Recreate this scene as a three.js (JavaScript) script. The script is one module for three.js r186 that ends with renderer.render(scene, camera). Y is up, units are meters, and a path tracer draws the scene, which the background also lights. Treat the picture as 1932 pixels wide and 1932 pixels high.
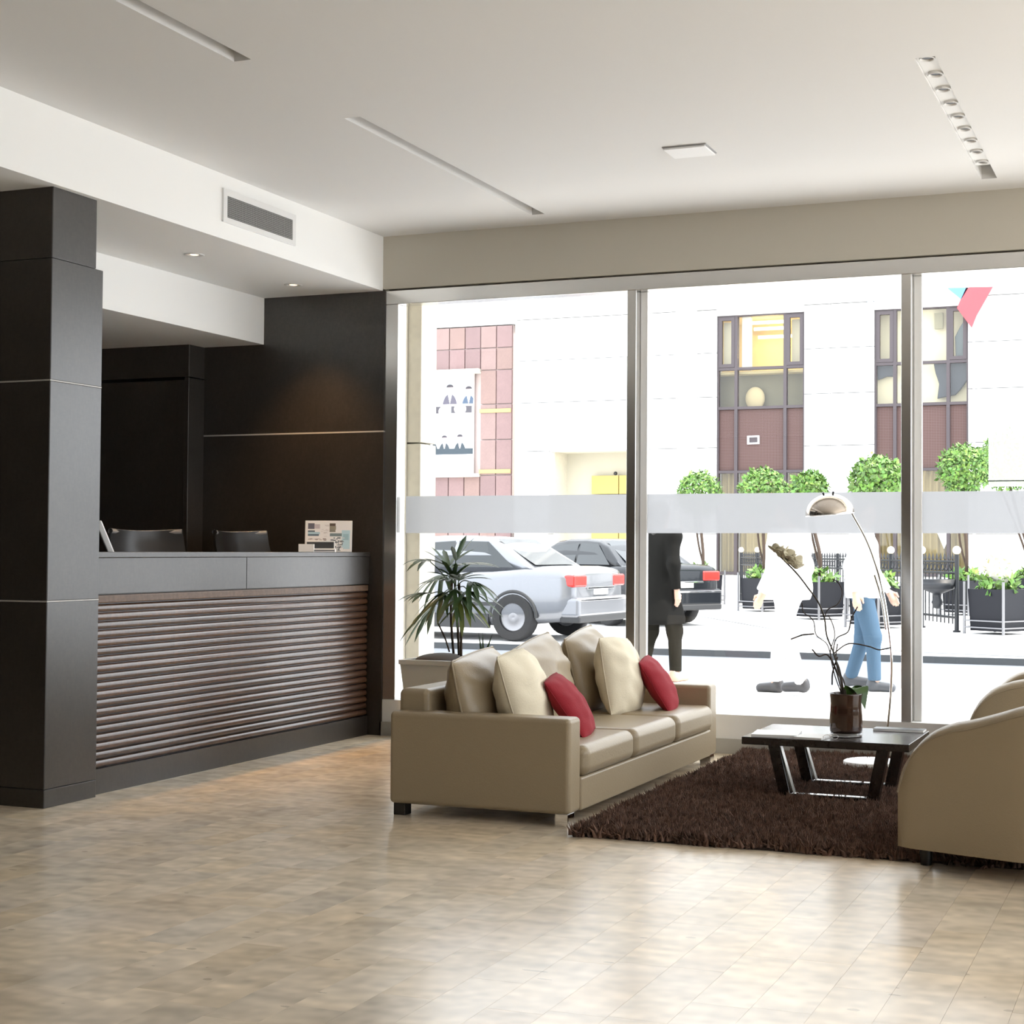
import * as THREE from 'three';
import { RoundedBoxGeometry } from 'three/addons/geometries/RoundedBoxGeometry.js';
import { mergeGeometries, mergeVertices } from 'three/addons/utils/BufferGeometryUtils.js';
import { MarchingCubes } from 'three/addons/objects/MarchingCubes.js';
import { RectAreaLightUniformsLib } from 'three/addons/lights/RectAreaLightUniformsLib.js';

// ------------------------------------------------------------------ camera, sky, sun, exposure
RectAreaLightUniformsLib.init();
const scene = new THREE.Scene();
const F = 2800, PX = 1230.18, N = 1932;
const camera = new THREE.PerspectiveCamera(2 * Math.atan(N / 2 / F) * 180 / Math.PI, 1, 0.05, 300);
camera.position.set(0, 1.22, 0);
camera.rotation.order = 'YXZ';
camera.rotation.set(0.02591, 0.34686, 0.00461);
camera.setViewOffset(N, N, N / 2 - PX, 0, N, N);
scene.background = new THREE.Color(0.90, 0.95, 1.0);
scene.backgroundIntensity = 1.0;
const sun = new THREE.DirectionalLight(0xfff4e4, 1.4);
sun.position.set(26, 44, -1.5).add(new THREE.Vector3(-4, 0, -20));
sun.target.position.set(-4, 0, -20);
sun.castShadow = true; sun.shadow.mapSize.set(4096, 4096);
Object.assign(sun.shadow.camera, { left: -35, right: 35, top: 35, bottom: -35, near: 1, far: 140 });
scene.add(sun, sun.target);
const renderer = new THREE.WebGLRenderer({ antialias: true });
renderer.toneMapping = THREE.LinearToneMapping;
renderer.toneMappingExposure = 5.2;
renderer.shadowMap.enabled = true;

// ------------------------------------------------------------------ helpers
function rng(seed) { let a = seed >>> 0; return () => { a = (a + 0x6D2B79F5) | 0; let t = Math.imul(a ^ (a >>> 15), 1 | a); t = (t + Math.imul(t ^ (t >>> 7), 61 | t)) ^ t; return ((t ^ (t >>> 14)) >>> 0) / 4294967296; }; }
const V = (x, y, z) => new THREE.Vector3(x, y, z);
const names = {};
function numbered(n) { const k = names[n] = (names[n] ?? -1) + 1; return k ? n + '_' + String(k).padStart(3, '0') : n; }
function mesh(name, geo, mat, parent = scene) {
  if (Array.isArray(geo)) geo = join(geo);
  const m = new THREE.Mesh(geo, mat); m.name = parent === scene ? numbered(name) : name; m.castShadow = m.receiveShadow = true; parent.add(m); return m;
}
function join(gs) { return mergeGeometries(gs.map(g => { g = g.index ? g.toNonIndexed() : g; for (const k of Object.keys(g.attributes)) if (!['position', 'normal', 'uv'].includes(k)) g.deleteAttribute(k); if (!g.attributes.uv) g.setAttribute('uv', new THREE.Float32BufferAttribute(new Float32Array(g.attributes.position.count * 2), 2)); return g; })); }
function thing(name, label, category, [x, y, z] = [0, 0, 0], turn = 0, group) {
  const o = new THREE.Group(); o.name = numbered(name); o.position.set(x, y, z); o.rotation.y = turn; o.userData = { label, category }; if (group) o.userData.group = group; scene.add(o); return o;
}
function tag(o, label, category, group) { Object.assign(o.userData, { label, category }); if (group) o.userData.group = group; return o; }
function structure(name, geo, mat) { const m = mesh(name, geo, mat); m.userData.kind = 'structure'; return m; }
function structGroup(name) { const o = new THREE.Group(); o.name = numbered(name); o.userData.kind = 'structure'; scene.add(o); return o; }
// box between two corners; uv in metres on every face
function box(x0, x1, y0, y1, z0, z1) {
  const g = new THREE.BoxGeometry(Math.abs(x1 - x0), Math.abs(y1 - y0), Math.abs(z1 - z0)); g.translate((x0 + x1) / 2, (y0 + y1) / 2, (z0 + z1) / 2); return metreUV(g);
}
function rbox(x0, x1, y0, y1, z0, z1, r = 0.01, s = 3) {
  const g = new RoundedBoxGeometry(Math.abs(x1 - x0), Math.abs(y1 - y0), Math.abs(z1 - z0), s, Math.min(r, Math.abs(x1 - x0) / 2.01, Math.abs(y1 - y0) / 2.01, Math.abs(z1 - z0) / 2.01)); g.translate((x0 + x1) / 2, (y0 + y1) / 2, (z0 + z1) / 2); return metreUV(g);
}
function metreUV(g) {
  const p = g.attributes.position, n = g.attributes.normal, uv = new Float32Array(p.count * 2);
  for (let i = 0; i < p.count; i++) {
    const ax = Math.abs(n.getX(i)), ay = Math.abs(n.getY(i)), az = Math.abs(n.getZ(i));
    if (ay >= ax && ay >= az) { uv[2 * i] = p.getX(i); uv[2 * i + 1] = p.getZ(i); } else if (ax >= az) { uv[2 * i] = p.getZ(i); uv[2 * i + 1] = p.getY(i); } else { uv[2 * i] = p.getX(i); uv[2 * i + 1] = p.getY(i); }
  }
  g.setAttribute('uv', new THREE.BufferAttribute(uv, 2)); return g;
}
function cyl(a, b, r0, r1 = r0, seg = 12) {
  const d = b.clone().sub(a), g = new THREE.CylinderGeometry(r1, r0, d.length(), seg); g.translate(0, d.length() / 2, 0);
  g.applyQuaternion(new THREE.Quaternion().setFromUnitVectors(V(0, 1, 0), d.normalize())); g.translate(a.x, a.y, a.z); return g;
}
function tube(pts, r, seg = 40, rad = 8) { return new THREE.TubeGeometry(new THREE.CatmullRomCurve3(pts), seg, r, rad, false); }
function lathe(pts, seg = 40) { return new THREE.LatheGeometry(pts.map(p => new THREE.Vector2(p[0], p[1])), seg); }
// tileable value noise
function noiser(seed, n = 64) {
  const R = rng(seed), t = new Float32Array(n * n).map(() => R());
  const s = x => x * x * (3 - 2 * x);
  return (u, v, fx, fy) => { // u, v in 0..1, fx, fy whole frequencies
    const x = u * fx, y = v * fy, i = Math.floor(x), j = Math.floor(y), a = s(x - i), b = s(y - j);
    const g = (p, q) => t[(((q % fy) + fy) % fy * 37 % n) * n + (((p % fx) + fx) % fx) % n + 0] ;
    return (g(i, j) * (1 - a) + g(i + 1, j) * a) * (1 - b) + (g(i, j + 1) * (1 - a) + g(i + 1, j + 1) * a) * b;
  };
}
function dataTex(w, h, fn, srgb = true, rep = 1) {
  const d = new Uint8Array(w * h * 4);
  for (let y = 0; y < h; y++) for (let x = 0; x < w; x++) { const c = fn(x / w, y / h), k = (y * w + x) * 4; d[k] = Math.max(0, Math.min(255, c[0])); d[k + 1] = Math.max(0, Math.min(255, c[1])); d[k + 2] = Math.max(0, Math.min(255, c[2])); d[k + 3] = 255; }
  const t = new THREE.DataTexture(d, w, h); t.magFilter = THREE.LinearFilter; t.minFilter = THREE.LinearMipmapLinearFilter; t.generateMipmaps = true; t.wrapS = t.wrapT = THREE.RepeatWrapping; if (srgb) t.colorSpace = THREE.SRGBColorSpace; t.repeat.set(rep, rep); t.needsUpdate = true; return t;
}
const std = (o) => new THREE.MeshStandardMaterial(o);
const phy = (o) => new THREE.MeshPhysicalMaterial(o);
const lin = (r, g, b) => new THREE.Color().setRGB(r, g, b);

// ------------------------------------------------------------------ materials
const nz = noiser(11), nz2 = noiser(23);
const weave = dataTex(512, 512, (u, v) => { // fine vertical grain with a cross weave, as of a dark open-pored veneer
  const a = nz(u, v, 62, 20) * 0.45 + nz2(u, v, 34, 63) * 0.4 + nz(u, v, 5, 4) * 0.3; const k = 200 + (a - 0.57) * 70; return [k, k * 0.985, k * 0.97];
}, true, 2);
const travertine = dataTex(1024, 1024, (u, v) => { // clouded stone with fine veins along u, two tints and a few pits
  const uu = u + 0.03 * nz2(u, v, 5, 5), vv = v + 0.02 * nz(u, v, 6, 6);
  const cloud = nz(uu, vv, 5, 9) * 0.5 + nz2(uu, vv, 11, 22) * 0.3 + nz(uu, vv, 23, 47) * 0.2, vein = nz2(uu, vv, 9, 55) * 0.55 + nz(uu, vv, 29, 62) * 0.45, fine = nz(u, v, 62, 61) * 0.5 + nz2(u, v, 57, 63) * 0.5;
  const tint = nz2(uu, vv, 4, 7), pit = nz(u, v, 26, 60) * nz2(u, v, 31, 58) > 0.83 ? 30 : 0;
  const k = 221 + (cloud - 0.5) * 44 + (vein - 0.5) * 34 + (fine - 0.5) * 26 - pit; return [k, k * (0.96 - 0.03 * tint), k * (0.90 - 0.08 * tint)];
}, true, 1);
const cream = dataTex(256, 256, (u, v) => { const k = 236 + (nz(u, v, 30, 30) - 0.5) * 9 + (nz2(u, v, 5, 5) - 0.5) * 8; return [k, k, k]; }, true, 1);
const grainBump = dataTex(256, 256, (u, v) => { const k = 128 + (nz(u, v, 60, 60) - 0.5) * 120 + (nz2(u, v, 20, 20) - 0.5) * 60; return [k, k, k]; }, false, 6);
const M = {
  ceiling: std({ color: lin(0.77, 0.765, 0.755), roughness: 0.9 }),
  wallWhite: std({ color: lin(0.92, 0.92, 0.905), roughness: 0.85 }),
  wallBeige: std({ color: lin(0.57, 0.535, 0.46), roughness: 0.85 }),
  wenge: phy({ color: lin(0.046, 0.039, 0.034), roughness: 0.42, map: weave, clearcoat: 0.9, clearcoatRoughness: 0.34 }),
  slat: std({ color: lin(0.115, 0.062, 0.037), roughness: 0.30, map: weave }),
  slatTrim: std({ color: lin(0.20, 0.12, 0.075), roughness: 0.45, map: weave }),
  inlay: std({ color: lin(0.50, 0.49, 0.47), roughness: 0.5 }),
  steel: std({ color: lin(0.72, 0.71, 0.69), roughness: 0.24, metalness: 1 }),
  chrome: std({ color: lin(0.85, 0.85, 0.86), roughness: 0.06, metalness: 1 }),
  glass: phy({ color: 0xffffff, roughness: 0, metalness: 0, transmission: 1, thickness: 0, ior: 1.45 }),
  film: phy({ color: lin(0.265, 0.265, 0.27), roughness: 0.95, transmission: 0.9, thickness: 0, ior: 1.3 }),
  milkFilm: phy({ color: lin(0.93, 0.93, 0.90), roughness: 0.55, transmission: 0.9, thickness: 0, ior: 1.3 }),
  leather: std({ color: lin(0.34, 0.268, 0.172), roughness: 0.38, bumpMap: grainBump, bumpScale: 0.0008, side: THREE.DoubleSide }),
  canvasCushion: std({ color: lin(0.74, 0.66, 0.50), roughness: 0.85, bumpMap: grainBump, bumpScale: 0.001 }),
  red: std({ color: lin(0.26, 0.006, 0.014), roughness: 0.9, bumpMap: grainBump, bumpScale: 0.001 }),
  darkWood: std({ color: lin(0.030, 0.020, 0.016), roughness: 0.22, map: weave }),
  blackFoot: std({ color: lin(0.012, 0.011, 0.010), roughness: 0.35 }),
  rugBase: std({ color: lin(0.030, 0.017, 0.011), roughness: 1 }),
  white: std({ color: lin(0.80, 0.80, 0.79), roughness: 0.5 }),
  paper: std({ color: lin(0.85, 0.85, 0.84), roughness: 0.7 }),
  blackPlastic: std({ color: lin(0.02, 0.02, 0.022), roughness: 0.32 }),
  stone: std({ color: lin(0.82, 0.82, 0.81), roughness: 0.9, map: cream }),
  creamStone: std({ color: lin(0.80, 0.75, 0.63), roughness: 0.9, map: cream }),
  pavement: std({ color: lin(0.78, 0.78, 0.78), roughness: 0.85, map: cream }),
  road: std({ color: lin(0.15, 0.168, 0.195), roughness: 0.7, map: cream }),
  gutter: std({ color: lin(0.06, 0.065, 0.07), roughness: 0.9 }),
  iron: std({ color: lin(0.008, 0.010, 0.014), roughness: 0.5 }),
  leaf: std({ color: lin(0.10, 0.20, 0.035), roughness: 0.6, side: THREE.DoubleSide, vertexColors: true }),
  palmLeaf: std({ color: lin(0.035, 0.075, 0.022), roughness: 0.45, side: THREE.DoubleSide }),
  palmLeafOld: std({ color: lin(0.13, 0.16, 0.03), roughness: 0.5, side: THREE.DoubleSide }),
  bark: std({ color: lin(0.05, 0.032, 0.022), roughness: 0.9 }),
  soil: std({ color: lin(0.10, 0.085, 0.075), roughness: 1 }),
};

// ================================================================== THE ROOM
const HC = 3.286, HS = 2.927, ZW = -8.58, XS = -5.0, XR = 4.2, ZB = 4.0, XL = -8.2;
// ---- floor: travertine strips, the largest in view as pieces
{
  const floor = structGroup('floor');
  mesh('floor_bed', box(XL - 0.2, XR + 0.2, -0.25, -0.012, ZW - 0.12, ZB + 0.2), std({ color: lin(0.42, 0.38, 0.31), roughness: 0.9 }), floor);
  const R = rng(5), W = 0.165, L = 0.5, tiles = [];
  const tones = [[0.97, 0.93, 0.865], [0.96, 0.915, 0.845], [0.975, 0.94, 0.88], [0.91, 0.855, 0.77], [0.965, 0.92, 0.865]].map(c => std({ color: lin(...c), roughness: 0.24, map: travertine }));
  for (let i = 0, x = XL; x < XR; x += W, i++) {
    let z = ZW - R() * L;
    for (; z < ZB; z += L) {
      const z0 = Math.max(z, ZW), z1 = Math.min(z + L, ZB); if (z1 - z0 < 0.02) { R(); R(); R(); continue; }
      const cx = x + W / 2, cz = (z0 + z1) / 2, g = new THREE.BoxGeometry(W - 0.0007, 0.012, z1 - z0 - 0.0007); g.translate(cx, -0.006, cz);
      const du = R(), dv = R(), p = g.attributes.position, uv = g.attributes.uv; for (let k = 0; k < p.count; k++) uv.setXY(k, p.getX(k) * 0.5 + (du < 0.5 ? du : 0), p.getZ(k) * 0.5 + (du < 0.5 ? dv : 0));
      const k = R(), tone = k < 0.3 ? 0 : k < 0.55 ? 1 : k < 0.80 ? 2 : k < 0.85 ? 3 : 4;
      const c = V(cx, 0, cz).applyMatrix4(new THREE.Matrix4().makeRotationFromEuler(camera.rotation).invert().multiply(new THREE.Matrix4().makeTranslation(0, -1.22, 0)));
      const sx = PX + F * c.x / -c.z, sy = 966 - F * c.y / -c.z, inView = c.z < -0.5 && sx > -60 && sx < 1990 && sy > 900 && sy < 2010;
      const under = (cx > -3.5 && cx < -2.5 && cz < -6.1) || (cx > -2.45 && cx < -0.6 && cz < -5.9) || cx < -5.1;
      tiles.push({ g, tone, rank: inView && !under ? 1 / (c.z * c.z) : 0 });
    }
  }
  tiles.sort((a, b) => b.rank - a.rank);
  tiles.slice(0, 300).forEach(t => mesh('tile', t.g, tones[t.tone], floor));
  for (let t = 0; t < 5; t++) { const m = mesh('floor_tiles', tiles.slice(300).filter(q => q.tone === t).map(q => q.g), tones[t], floor); m.userData.kind = 'stuff'; }
}
// ---- ceiling with its slots, the lower soffit on the left and the beam over the desk
const slots = [[-3.80, -3.715, -2.9, -5.27], [-3.80, -3.715, -6.145, -8.31], [-1.07, -0.985, -6.17, -8.31]];
{
  const ceiling = structGroup('ceiling');
  const sh = new THREE.Shape([[XS, -ZB], [XR, -ZB], [XR, -ZW], [XS, -ZW]].map(p => new THREE.Vector2(...p)));
  for (const [a, b, c, d] of slots) sh.holes.push(new THREE.Path([[a, -c], [a, -d], [b, -d], [b, -c]].map(p => new THREE.Vector2(...p))));
  const g = new THREE.ExtrudeGeometry(sh, { depth: 0.11, bevelEnabled: false }); g.rotateX(-Math.PI / 2); g.translate(0, HC, 0);
  mesh('ceiling_board', metreUV(g), M.ceiling, ceiling);
  mesh('roof_slab', box(XL - 0.2, XR + 0.3, HC + 0.11, HC + 0.45, ZW - 0.25, ZB + 0.2), M.ceiling, ceiling);
  mesh('soffit', box(XL - 0.2, XS, HS, HC + 0.11, ZW, ZB), M.wallWhite, ceiling);
  mesh('desk_beam', box(XL, -5.92, 2.61, HS, ZW, -5.95), M.wallWhite, ceiling);
}
// ---- front wall: header over the glass, dark panelled part behind the desk, low kerb under the glass
{
  const w = structGroup('wall_front');
  mesh('header', box(XS, XR, 2.937, HC + 0.11, ZW - 0.22, ZW), M.wallBeige, w);
  mesh('header_back', box(XS, XR, 2.92, 2.937, ZW - 0.22, ZW - 0.125), M.wallBeige, w);
  mesh('outer_parapet', box(XL - 0.2, XR + 0.3, HC + 0.11, 5.0, ZW - 0.3, ZW - 0.02), M.creamStone, w);
  mesh('shade_slab', box(XL - 0.2, XR + 0.3, 3.42, 3.62, ZW - 0.95, ZW - 0.3), M.creamStone, w);  // unseen slab added overhead to keep the pier in shade
  mesh('kerb', box(XS, XR, -0.05, 0.09, ZW - 0.2, ZW + 0.0), std({ color: lin(0.42, 0.41, 0.38), roughness: 0.5 }), w);
  mesh('masonry', box(XL - 0.2, -4.98, -0.1, HC + 0.1, ZW - 0.3, ZW - 0.03), M.creamStone, w);
  mesh('panel', box(-6.42, -4.985, 0, 1.993, ZW - 0.03, ZW), M.wenge, w);
  mesh('panel', box(-6.42, -4.985, 2.001, HS, ZW - 0.03, ZW), M.wenge, w);
  mesh('inlay_strip', box(-6.42, -4.985, 1.992, 2.002, ZW - 0.02, ZW + 0.002), M.inlay, w);
  // cupboards standing forward of it on the left
  mesh('panel', rbox(-7.22, -6.44, 0.02, 2.37, ZW - 0.03, ZW + 0.16, 0.004), M.wenge, w);
  mesh('panel', rbox(-8.1, -7.24, 0.02, 2.37, ZW - 0.03, ZW + 0.16, 0.004), M.wenge, w);
  mesh('panel', rbox(-8.1, -6.40, 2.39, 2.61, ZW - 0.03, ZW + 0.17, 0.003), M.wenge, w);
  mesh('panel', rbox(-6.435, -6.40, 0.0, 2.385, ZW - 0.03, ZW + 0.17, 0.003), M.wenge, w);
}
structure('wall_left', box(XL - 0.2, XL, -0.1, HC, ZW, ZB), M.wenge);
structure('wall_back', box(XL - 0.2, XR + 0.2, -0.1, HC + 0.1, ZB, ZB + 0.2), std({ color: lin(0.14, 0.11, 0.09), roughness: 0.6, map: weave }));
// ---- right-hand wall (outside the frame): glazed like the front
{
  const w = structGroup('wall_right');
  mesh('header', box(XR, XR + 0.25, 2.93, HC + 0.11, ZW - 0.22, ZB + 0.2), M.wallBeige, w);
  mesh('solid_wall', box(XR, XR + 0.25, 0.24, 2.93, -0.08, ZB + 0.2), M.wallBeige, w);
  mesh('kerb', box(XR, XR + 0.25, -0.1, 0.24, ZW - 0.22, ZB + 0.2), M.wallBeige, w);
}
function glazing(name, along, from, to, first, step, fixed, lo, hi, jambAt) {
  const w = structGroup(name), n = along === 'x';
  const b = (a0, a1, y0, y1, d0, d1) => n ? rbox(a0, a1, y0, y1, fixed - d1, fixed - d0, 0.004, 2) : rbox(fixed + d0, fixed + d1, y0, y1, a0, a1, 0.004, 2);
  mesh('head_rail', b(from, to, hi - 0.092, hi, 0.01, 0.12), M.steel, w);
  mesh('sill_rail', b(from, to, lo - 0.15, lo, 0.01, 0.15), M.white, w);
  const posts = []; for (let a = first; a < to - 0.1; a += step) posts.push(a);
  mesh('jamb', b(from, from + 0.095, lo, hi - 0.092, 0.01, 0.12), M.steel, w);
  mesh('jamb', b(to - 0.095, to, lo, hi - 0.092, 0.01, 0.12), M.steel, w);
  for (const a of posts) { mesh('mullion', b(a - 0.03, a + 0.03, lo, hi - 0.092, 0.008, 0.115), M.steel, w); mesh('glazing_bead', b(a + 0.031, a + 0.078, lo, hi - 0.092, 0.085, 0.118), M.white, w); }
  const edges = [from + 0.095, ...posts, to - 0.095];
  for (let k = 0; k + 1 < edges.length; k++) {
    const a0 = edges[k] + (k ? 0.03 : 0.002), a1 = edges[k + 1] - (k + 2 < edges.length ? 0.03 : 0.002), c = (a0 + a1) / 2;
    const pane = new THREE.PlaneGeometry(a1 - a0, hi - 0.092 - lo); if (!n) pane.rotateY(Math.PI / 2); pane.translate(n ? c : fixed + 0.1, (lo + hi - 0.092) / 2, n ? fixed - 0.1 : c);
    mesh('pane', pane, M.glass, w);
    if (n) { const f = new THREE.PlaneGeometry(a1 - a0 - (k ? 0.045 : 0.02) , 0.243); f.translate(c + (k ? 0.022 : 0.01), 1.449, fixed - 0.097); mesh('frosted_band', f, M.film, w); }
    if (n && k === 2) { const f = new THREE.PlaneGeometry(0.9, 0.46); f.translate(-0.63, 1.825, fixed - 0.096); mesh('translucent_sheet', f, M.milkFilm, w); const l = new THREE.PlaneGeometry(0.9, 0.006); l.translate(-0.63, 1.628, fixed - 0.0955); mesh('sheet_edge_line', l, M.blackPlastic, w); }
  }
}
glazing('window_1', 'x', -4.985, XR, -3.245, 1.707, ZW, 0.235, 2.927);
glazing('window_2', 'z', ZW, -0.08, ZW + 1.7, 1.7, XR, 0.39, 2.93);

// ---- fittings of the ceiling
{
  const v = thing('air_vent', 'grey slatted air vent in a white frame on the soffit face', 'vent', [XS, 3.11, -7.19], 0);
  mesh('frame', [box(0, 0.012, 0.06, 0.096, -0.352, 0.352), box(0, 0.012, -0.09, -0.06, -0.352, 0.352), box(0, 0.012, -0.06, 0.06, -0.352, -0.318), box(0, 0.012, -0.06, 0.06, 0.318, 0.352)], M.white, v);
  mesh('backing', box(0.0005, 0.002, -0.06, 0.06, -0.318, 0.318), std({ color: lin(0.10, 0.10, 0.10), roughness: 0.9 }), v);
  const vs = std({ color: lin(0.42, 0.43, 0.42), roughness: 0.5 });
  const sg = box(0.003, 0.011, -0.06, 0.06, -0.0012, 0.0012), hg = box(0.004, 0.010, -0.001, 0.001, -0.318, 0.318);
  for (let k = 0; k < 48; k++) mesh('slat', sg, vs, v).position.z = -0.312 + k * 0.01328;
  for (let k = 0; k < 11; k++) mesh('slat', hg, vs, v).position.y = -0.053 + k * 0.0106;
}
{
  const t = thing('ceiling_speaker', 'small white rectangular panel fixed flat on the ceiling', 'panel', [-2.41, HC, -7.21]);
  mesh('backplate', rbox(-0.118, 0.118, -0.006, 0, -0.095, 0.095, 0.002), std({ color: lin(0.35, 0.35, 0.36), roughness: 0.6 }), t);
  mesh('cover', rbox(-0.112, 0.112, -0.016, -0.006, -0.09, 0.09, 0.003), std({ color: lin(0.93, 0.93, 0.93), roughness: 0.4 }), t);
}
{
  const t = thing('spotlight_strip', 'slot in the ceiling with a row of nine small dark spotlights', 'spotlights', [-1.0275, HC, -7.1]);
  mesh('mounting_plate', box(-0.041, 0.041, 0.012, 0.018, -0.95, 0.97), M.white, t);
  for (let k = 0; k < 9; k++) {
    const s = mesh('spotlight', lathe([[0.0, 0.012], [0.024, 0.012], [0.026, 0.004], [0.031, 0.0], [0.034, 0.003], [0.034, 0.012]], 24), M.white, t); s.position.set(0.004, 0, 0.895 - k * 0.2205);
    mesh('lens', lathe([[0, 0.007], [0.014, 0.006], [0.0245, 0.009]], 20), M.blackPlastic, s);
  }
}
for (const [x, z, l] of [[-5.43, -7.17, 'lit recessed downlight in the soffit beside the dark column'], [-5.44, -8.20, 'lit recessed downlight in the soffit close to the dark back wall']]) {
  const t = thing('downlight', l, 'ceiling light', [x, HS, z], 0, 'downlights over the desk');
  mesh('ring', lathe([[0.034, 0.0], [0.040, -0.004], [0.056, -0.004], [0.058, 0.0]], 32), M.white, t);
  mesh('bulb', new THREE.SphereGeometry(0.030, 20, 10, 0, Math.PI * 2, Math.PI / 2, Math.PI / 2).scale(1.1, 0.4, 1.1).translate(0, 0.008, 0), std({ color: 0xffffff, emissive: new THREE.Color(1.0, 0.72, 0.42), emissiveIntensity: 0.6 }), t);
  const s = new THREE.SpotLight(0xffc88a, 1.2, 6, 0.75, 0.6, 2); s.name = 'downlight_beam'; s.position.set(0, -0.03, 0); s.target.position.set(0, -2.5, 0); s.castShadow = true; s.shadow.radius = 1.5; t.add(s, s.target);
}
// ---- dark clad column at the end of the desk
{
  const t = thing('clad_column', 'tall dark wood clad column with thin pale inlay lines beside the desk', 'column');
  mesh('core', box(-6.28, -5.05, 0, HS, -5.89, -5.605), M.wenge, t);
  mesh('core', box(-6.28, -5.05, 0, 2.59, -5.935, -5.89), M.wenge, t);
  const rows = [[0.0, 0.085], [0.088, 0.963], [0.971, 2.006], [2.014, 2.588], [2.59, HS]];
  for (const [a, b] of rows) {
    const low = 0, zb = a > 2.5 ? -5.89 : -5.94;
    mesh('panel', rbox(-5.05, -5.036 + low, a, b, zb, -5.592 + low, 0.002, 1), M.wenge, t);
    mesh('panel', rbox(-6.29, -5.038 + low, a, b, -5.605, -5.590 + low, 0.002, 1), M.wenge, t);
  }
  for (const y of [0.967, 2.010]) mesh('inlay_strip', [box(-5.05, -5.0352, y - 0.0032, y + 0.0032, -5.94, -5.5892), box(-6.29, -5.0505, y - 0.0032, y + 0.0032, -5.605, -5.5892)], M.inlay, t);
}

// ================================================================== RECEPTION DESK
{
  const t = thing('reception_desk', 'long dark wood reception desk fronted with glossy brown horizontal slats', 'desk');
  const z0 = ZW + 0.002, z1 = -5.945;
  mesh('carcass', box(-5.42, -5.13, 0, 1.17, z0, z1), M.wenge, t);
  mesh('worktop', box(-5.74, -5.42, 0.72, 0.76, z0, z1), M.wenge, t);
  mesh('counter_top', rbox(-5.48, -5.076, 1.172, 1.2, z0, z1, 0.003, 2), M.wenge, t);
  mesh('fascia', rbox(-5.13, -5.082, 0.99, 1.171, -7.222, z1, 0.002, 1), M.wenge, t);
  mesh('fascia', rbox(-5.13, -5.082, 0.99, 1.171, z0, -7.226, 0.002, 1), M.wenge, t);
  mesh('plinth', box(-5.13, -5.085, 0, 0.125, z0, z1), M.wenge, t);
  mesh('back_board', box(-5.13, -5.112, 0.125, 0.99, z0, z1), M.wenge, t);
  mesh('top_rail', rbox(-5.115, -5.080, 0.945, 0.985, z0 + 0.01, z1, 0.006, 2), M.slatTrim, t);
  const n = 19, h = (0.942 - 0.128) / n, pr = new THREE.Shape();   // slat profile: rounded, leaning face
  pr.moveTo(0, 0.0015); pr.lineTo(0.012, 0.0015); pr.bezierCurveTo(0.022, 0.003, 0.027, 0.010, 0.027, 0.018); pr.bezierCurveTo(0.027, 0.028, 0.021, 0.037, 0.012, h - 0.003); pr.lineTo(0, h - 0.0025);
  const sg = new THREE.ExtrudeGeometry(pr, { depth: z1 - z0 - 0.012, bevelEnabled: false, curveSegments: 8 }); metreUV(sg); sg.translate(-5.114, 0, z0 + 0.010);
  const variants = [[0.128, 0.062, 0.034], [0.110, 0.056, 0.033], [0.15, 0.070, 0.037]].map(c => phy({ color: lin(...c), roughness: 0.32, map: weave, clearcoat: 0.6, clearcoatRoughness: 0.16 }));
  for (let k = 0; k < n; k++) mesh('slat', sg, variants[(k * 7) % 3], t).position.y = 0.128 + k * h;
  mesh('end_bracket', box(-5.105, -5.07, 0.94, 0.972, z1 - 0.0, z1 + 0.004), M.blackPlastic, t);
}
// office chairs behind the desk
function officeChair(x, z, turn, label) {
  const t = thing('office_chair', label, 'chair', [x, 0, z], turn, 'chairs behind the reception desk');
  const pts = [], W = 0.25;   // backrest: curved padded sheet, facing +x
  const g = new RoundedBoxGeometry(0.045, 0.62, 2 * W, 6, 0.022), p = g.attributes.position;
  const gg = new THREE.BoxGeometry(0.04, 0.62, 2 * W, 2, 14, 20), q = gg.attributes.position;
  for (let i = 0; i < q.count; i++) { const zz = q.getZ(i), yy = q.getY(i) / 0.31; q.setX(i, q.getX(i) * (1 - 0.5 * Math.pow(Math.abs(zz / W), 6)) + 0.10 * (zz / W) ** 2 - 0.06 * yy + 0.004 * Math.sin(yy * 14)); q.setZ(i, zz * (1 - 0.06 * yy * yy)); q.setY(i, q.getY(i) + (q.getY(i) > 0.25 ? -0.015 * Math.cos(zz / W * 1.4) + 0.012 : 0)); }
  gg.computeVertexNormals(); mesh('backrest', gg.translate(-0.2, 1.02, 0), std({ color: lin(0.018, 0.019, 0.021), roughness: 0.33 }), t);
  mesh('headband', tube([V(-0.155, 1.325, -0.235), V(-0.235, 1.318, -0.12), V(-0.262, 1.315, 0), V(-0.235, 1.318, 0.12), V(-0.155, 1.325, 0.235)], 0.017, 24, 8), std({ color: lin(0.3, 0.3, 0.3), roughness: 0.35 }), t);
  mesh('seat', rbox(-0.24, 0.24, 0.45, 0.53, -0.24, 0.24, 0.04), M.blackPlastic, t);
  mesh('back_stem', cyl(V(-0.2, 0.5, 0), V(-0.22, 0.85, 0), 0.025), M.blackPlastic, t);
  mesh('column', cyl(V(0, 0.1, 0), V(0, 0.45, 0), 0.03), M.chrome, t);
  for (let k = 0; k < 5; k++) { const a = k * Math.PI * 0.4; const leg = mesh('leg', cyl(V(0, 0.1, 0), V(0.28 * Math.cos(a), 0.06, 0.28 * Math.sin(a)), 0.022, 0.015), M.blackPlastic, t); mesh('castor', new THREE.SphereGeometry(0.03, 12, 8).translate(0.28 * Math.cos(a), 0.03, 0.28 * Math.sin(a)), M.blackPlastic, leg); }
}
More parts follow.
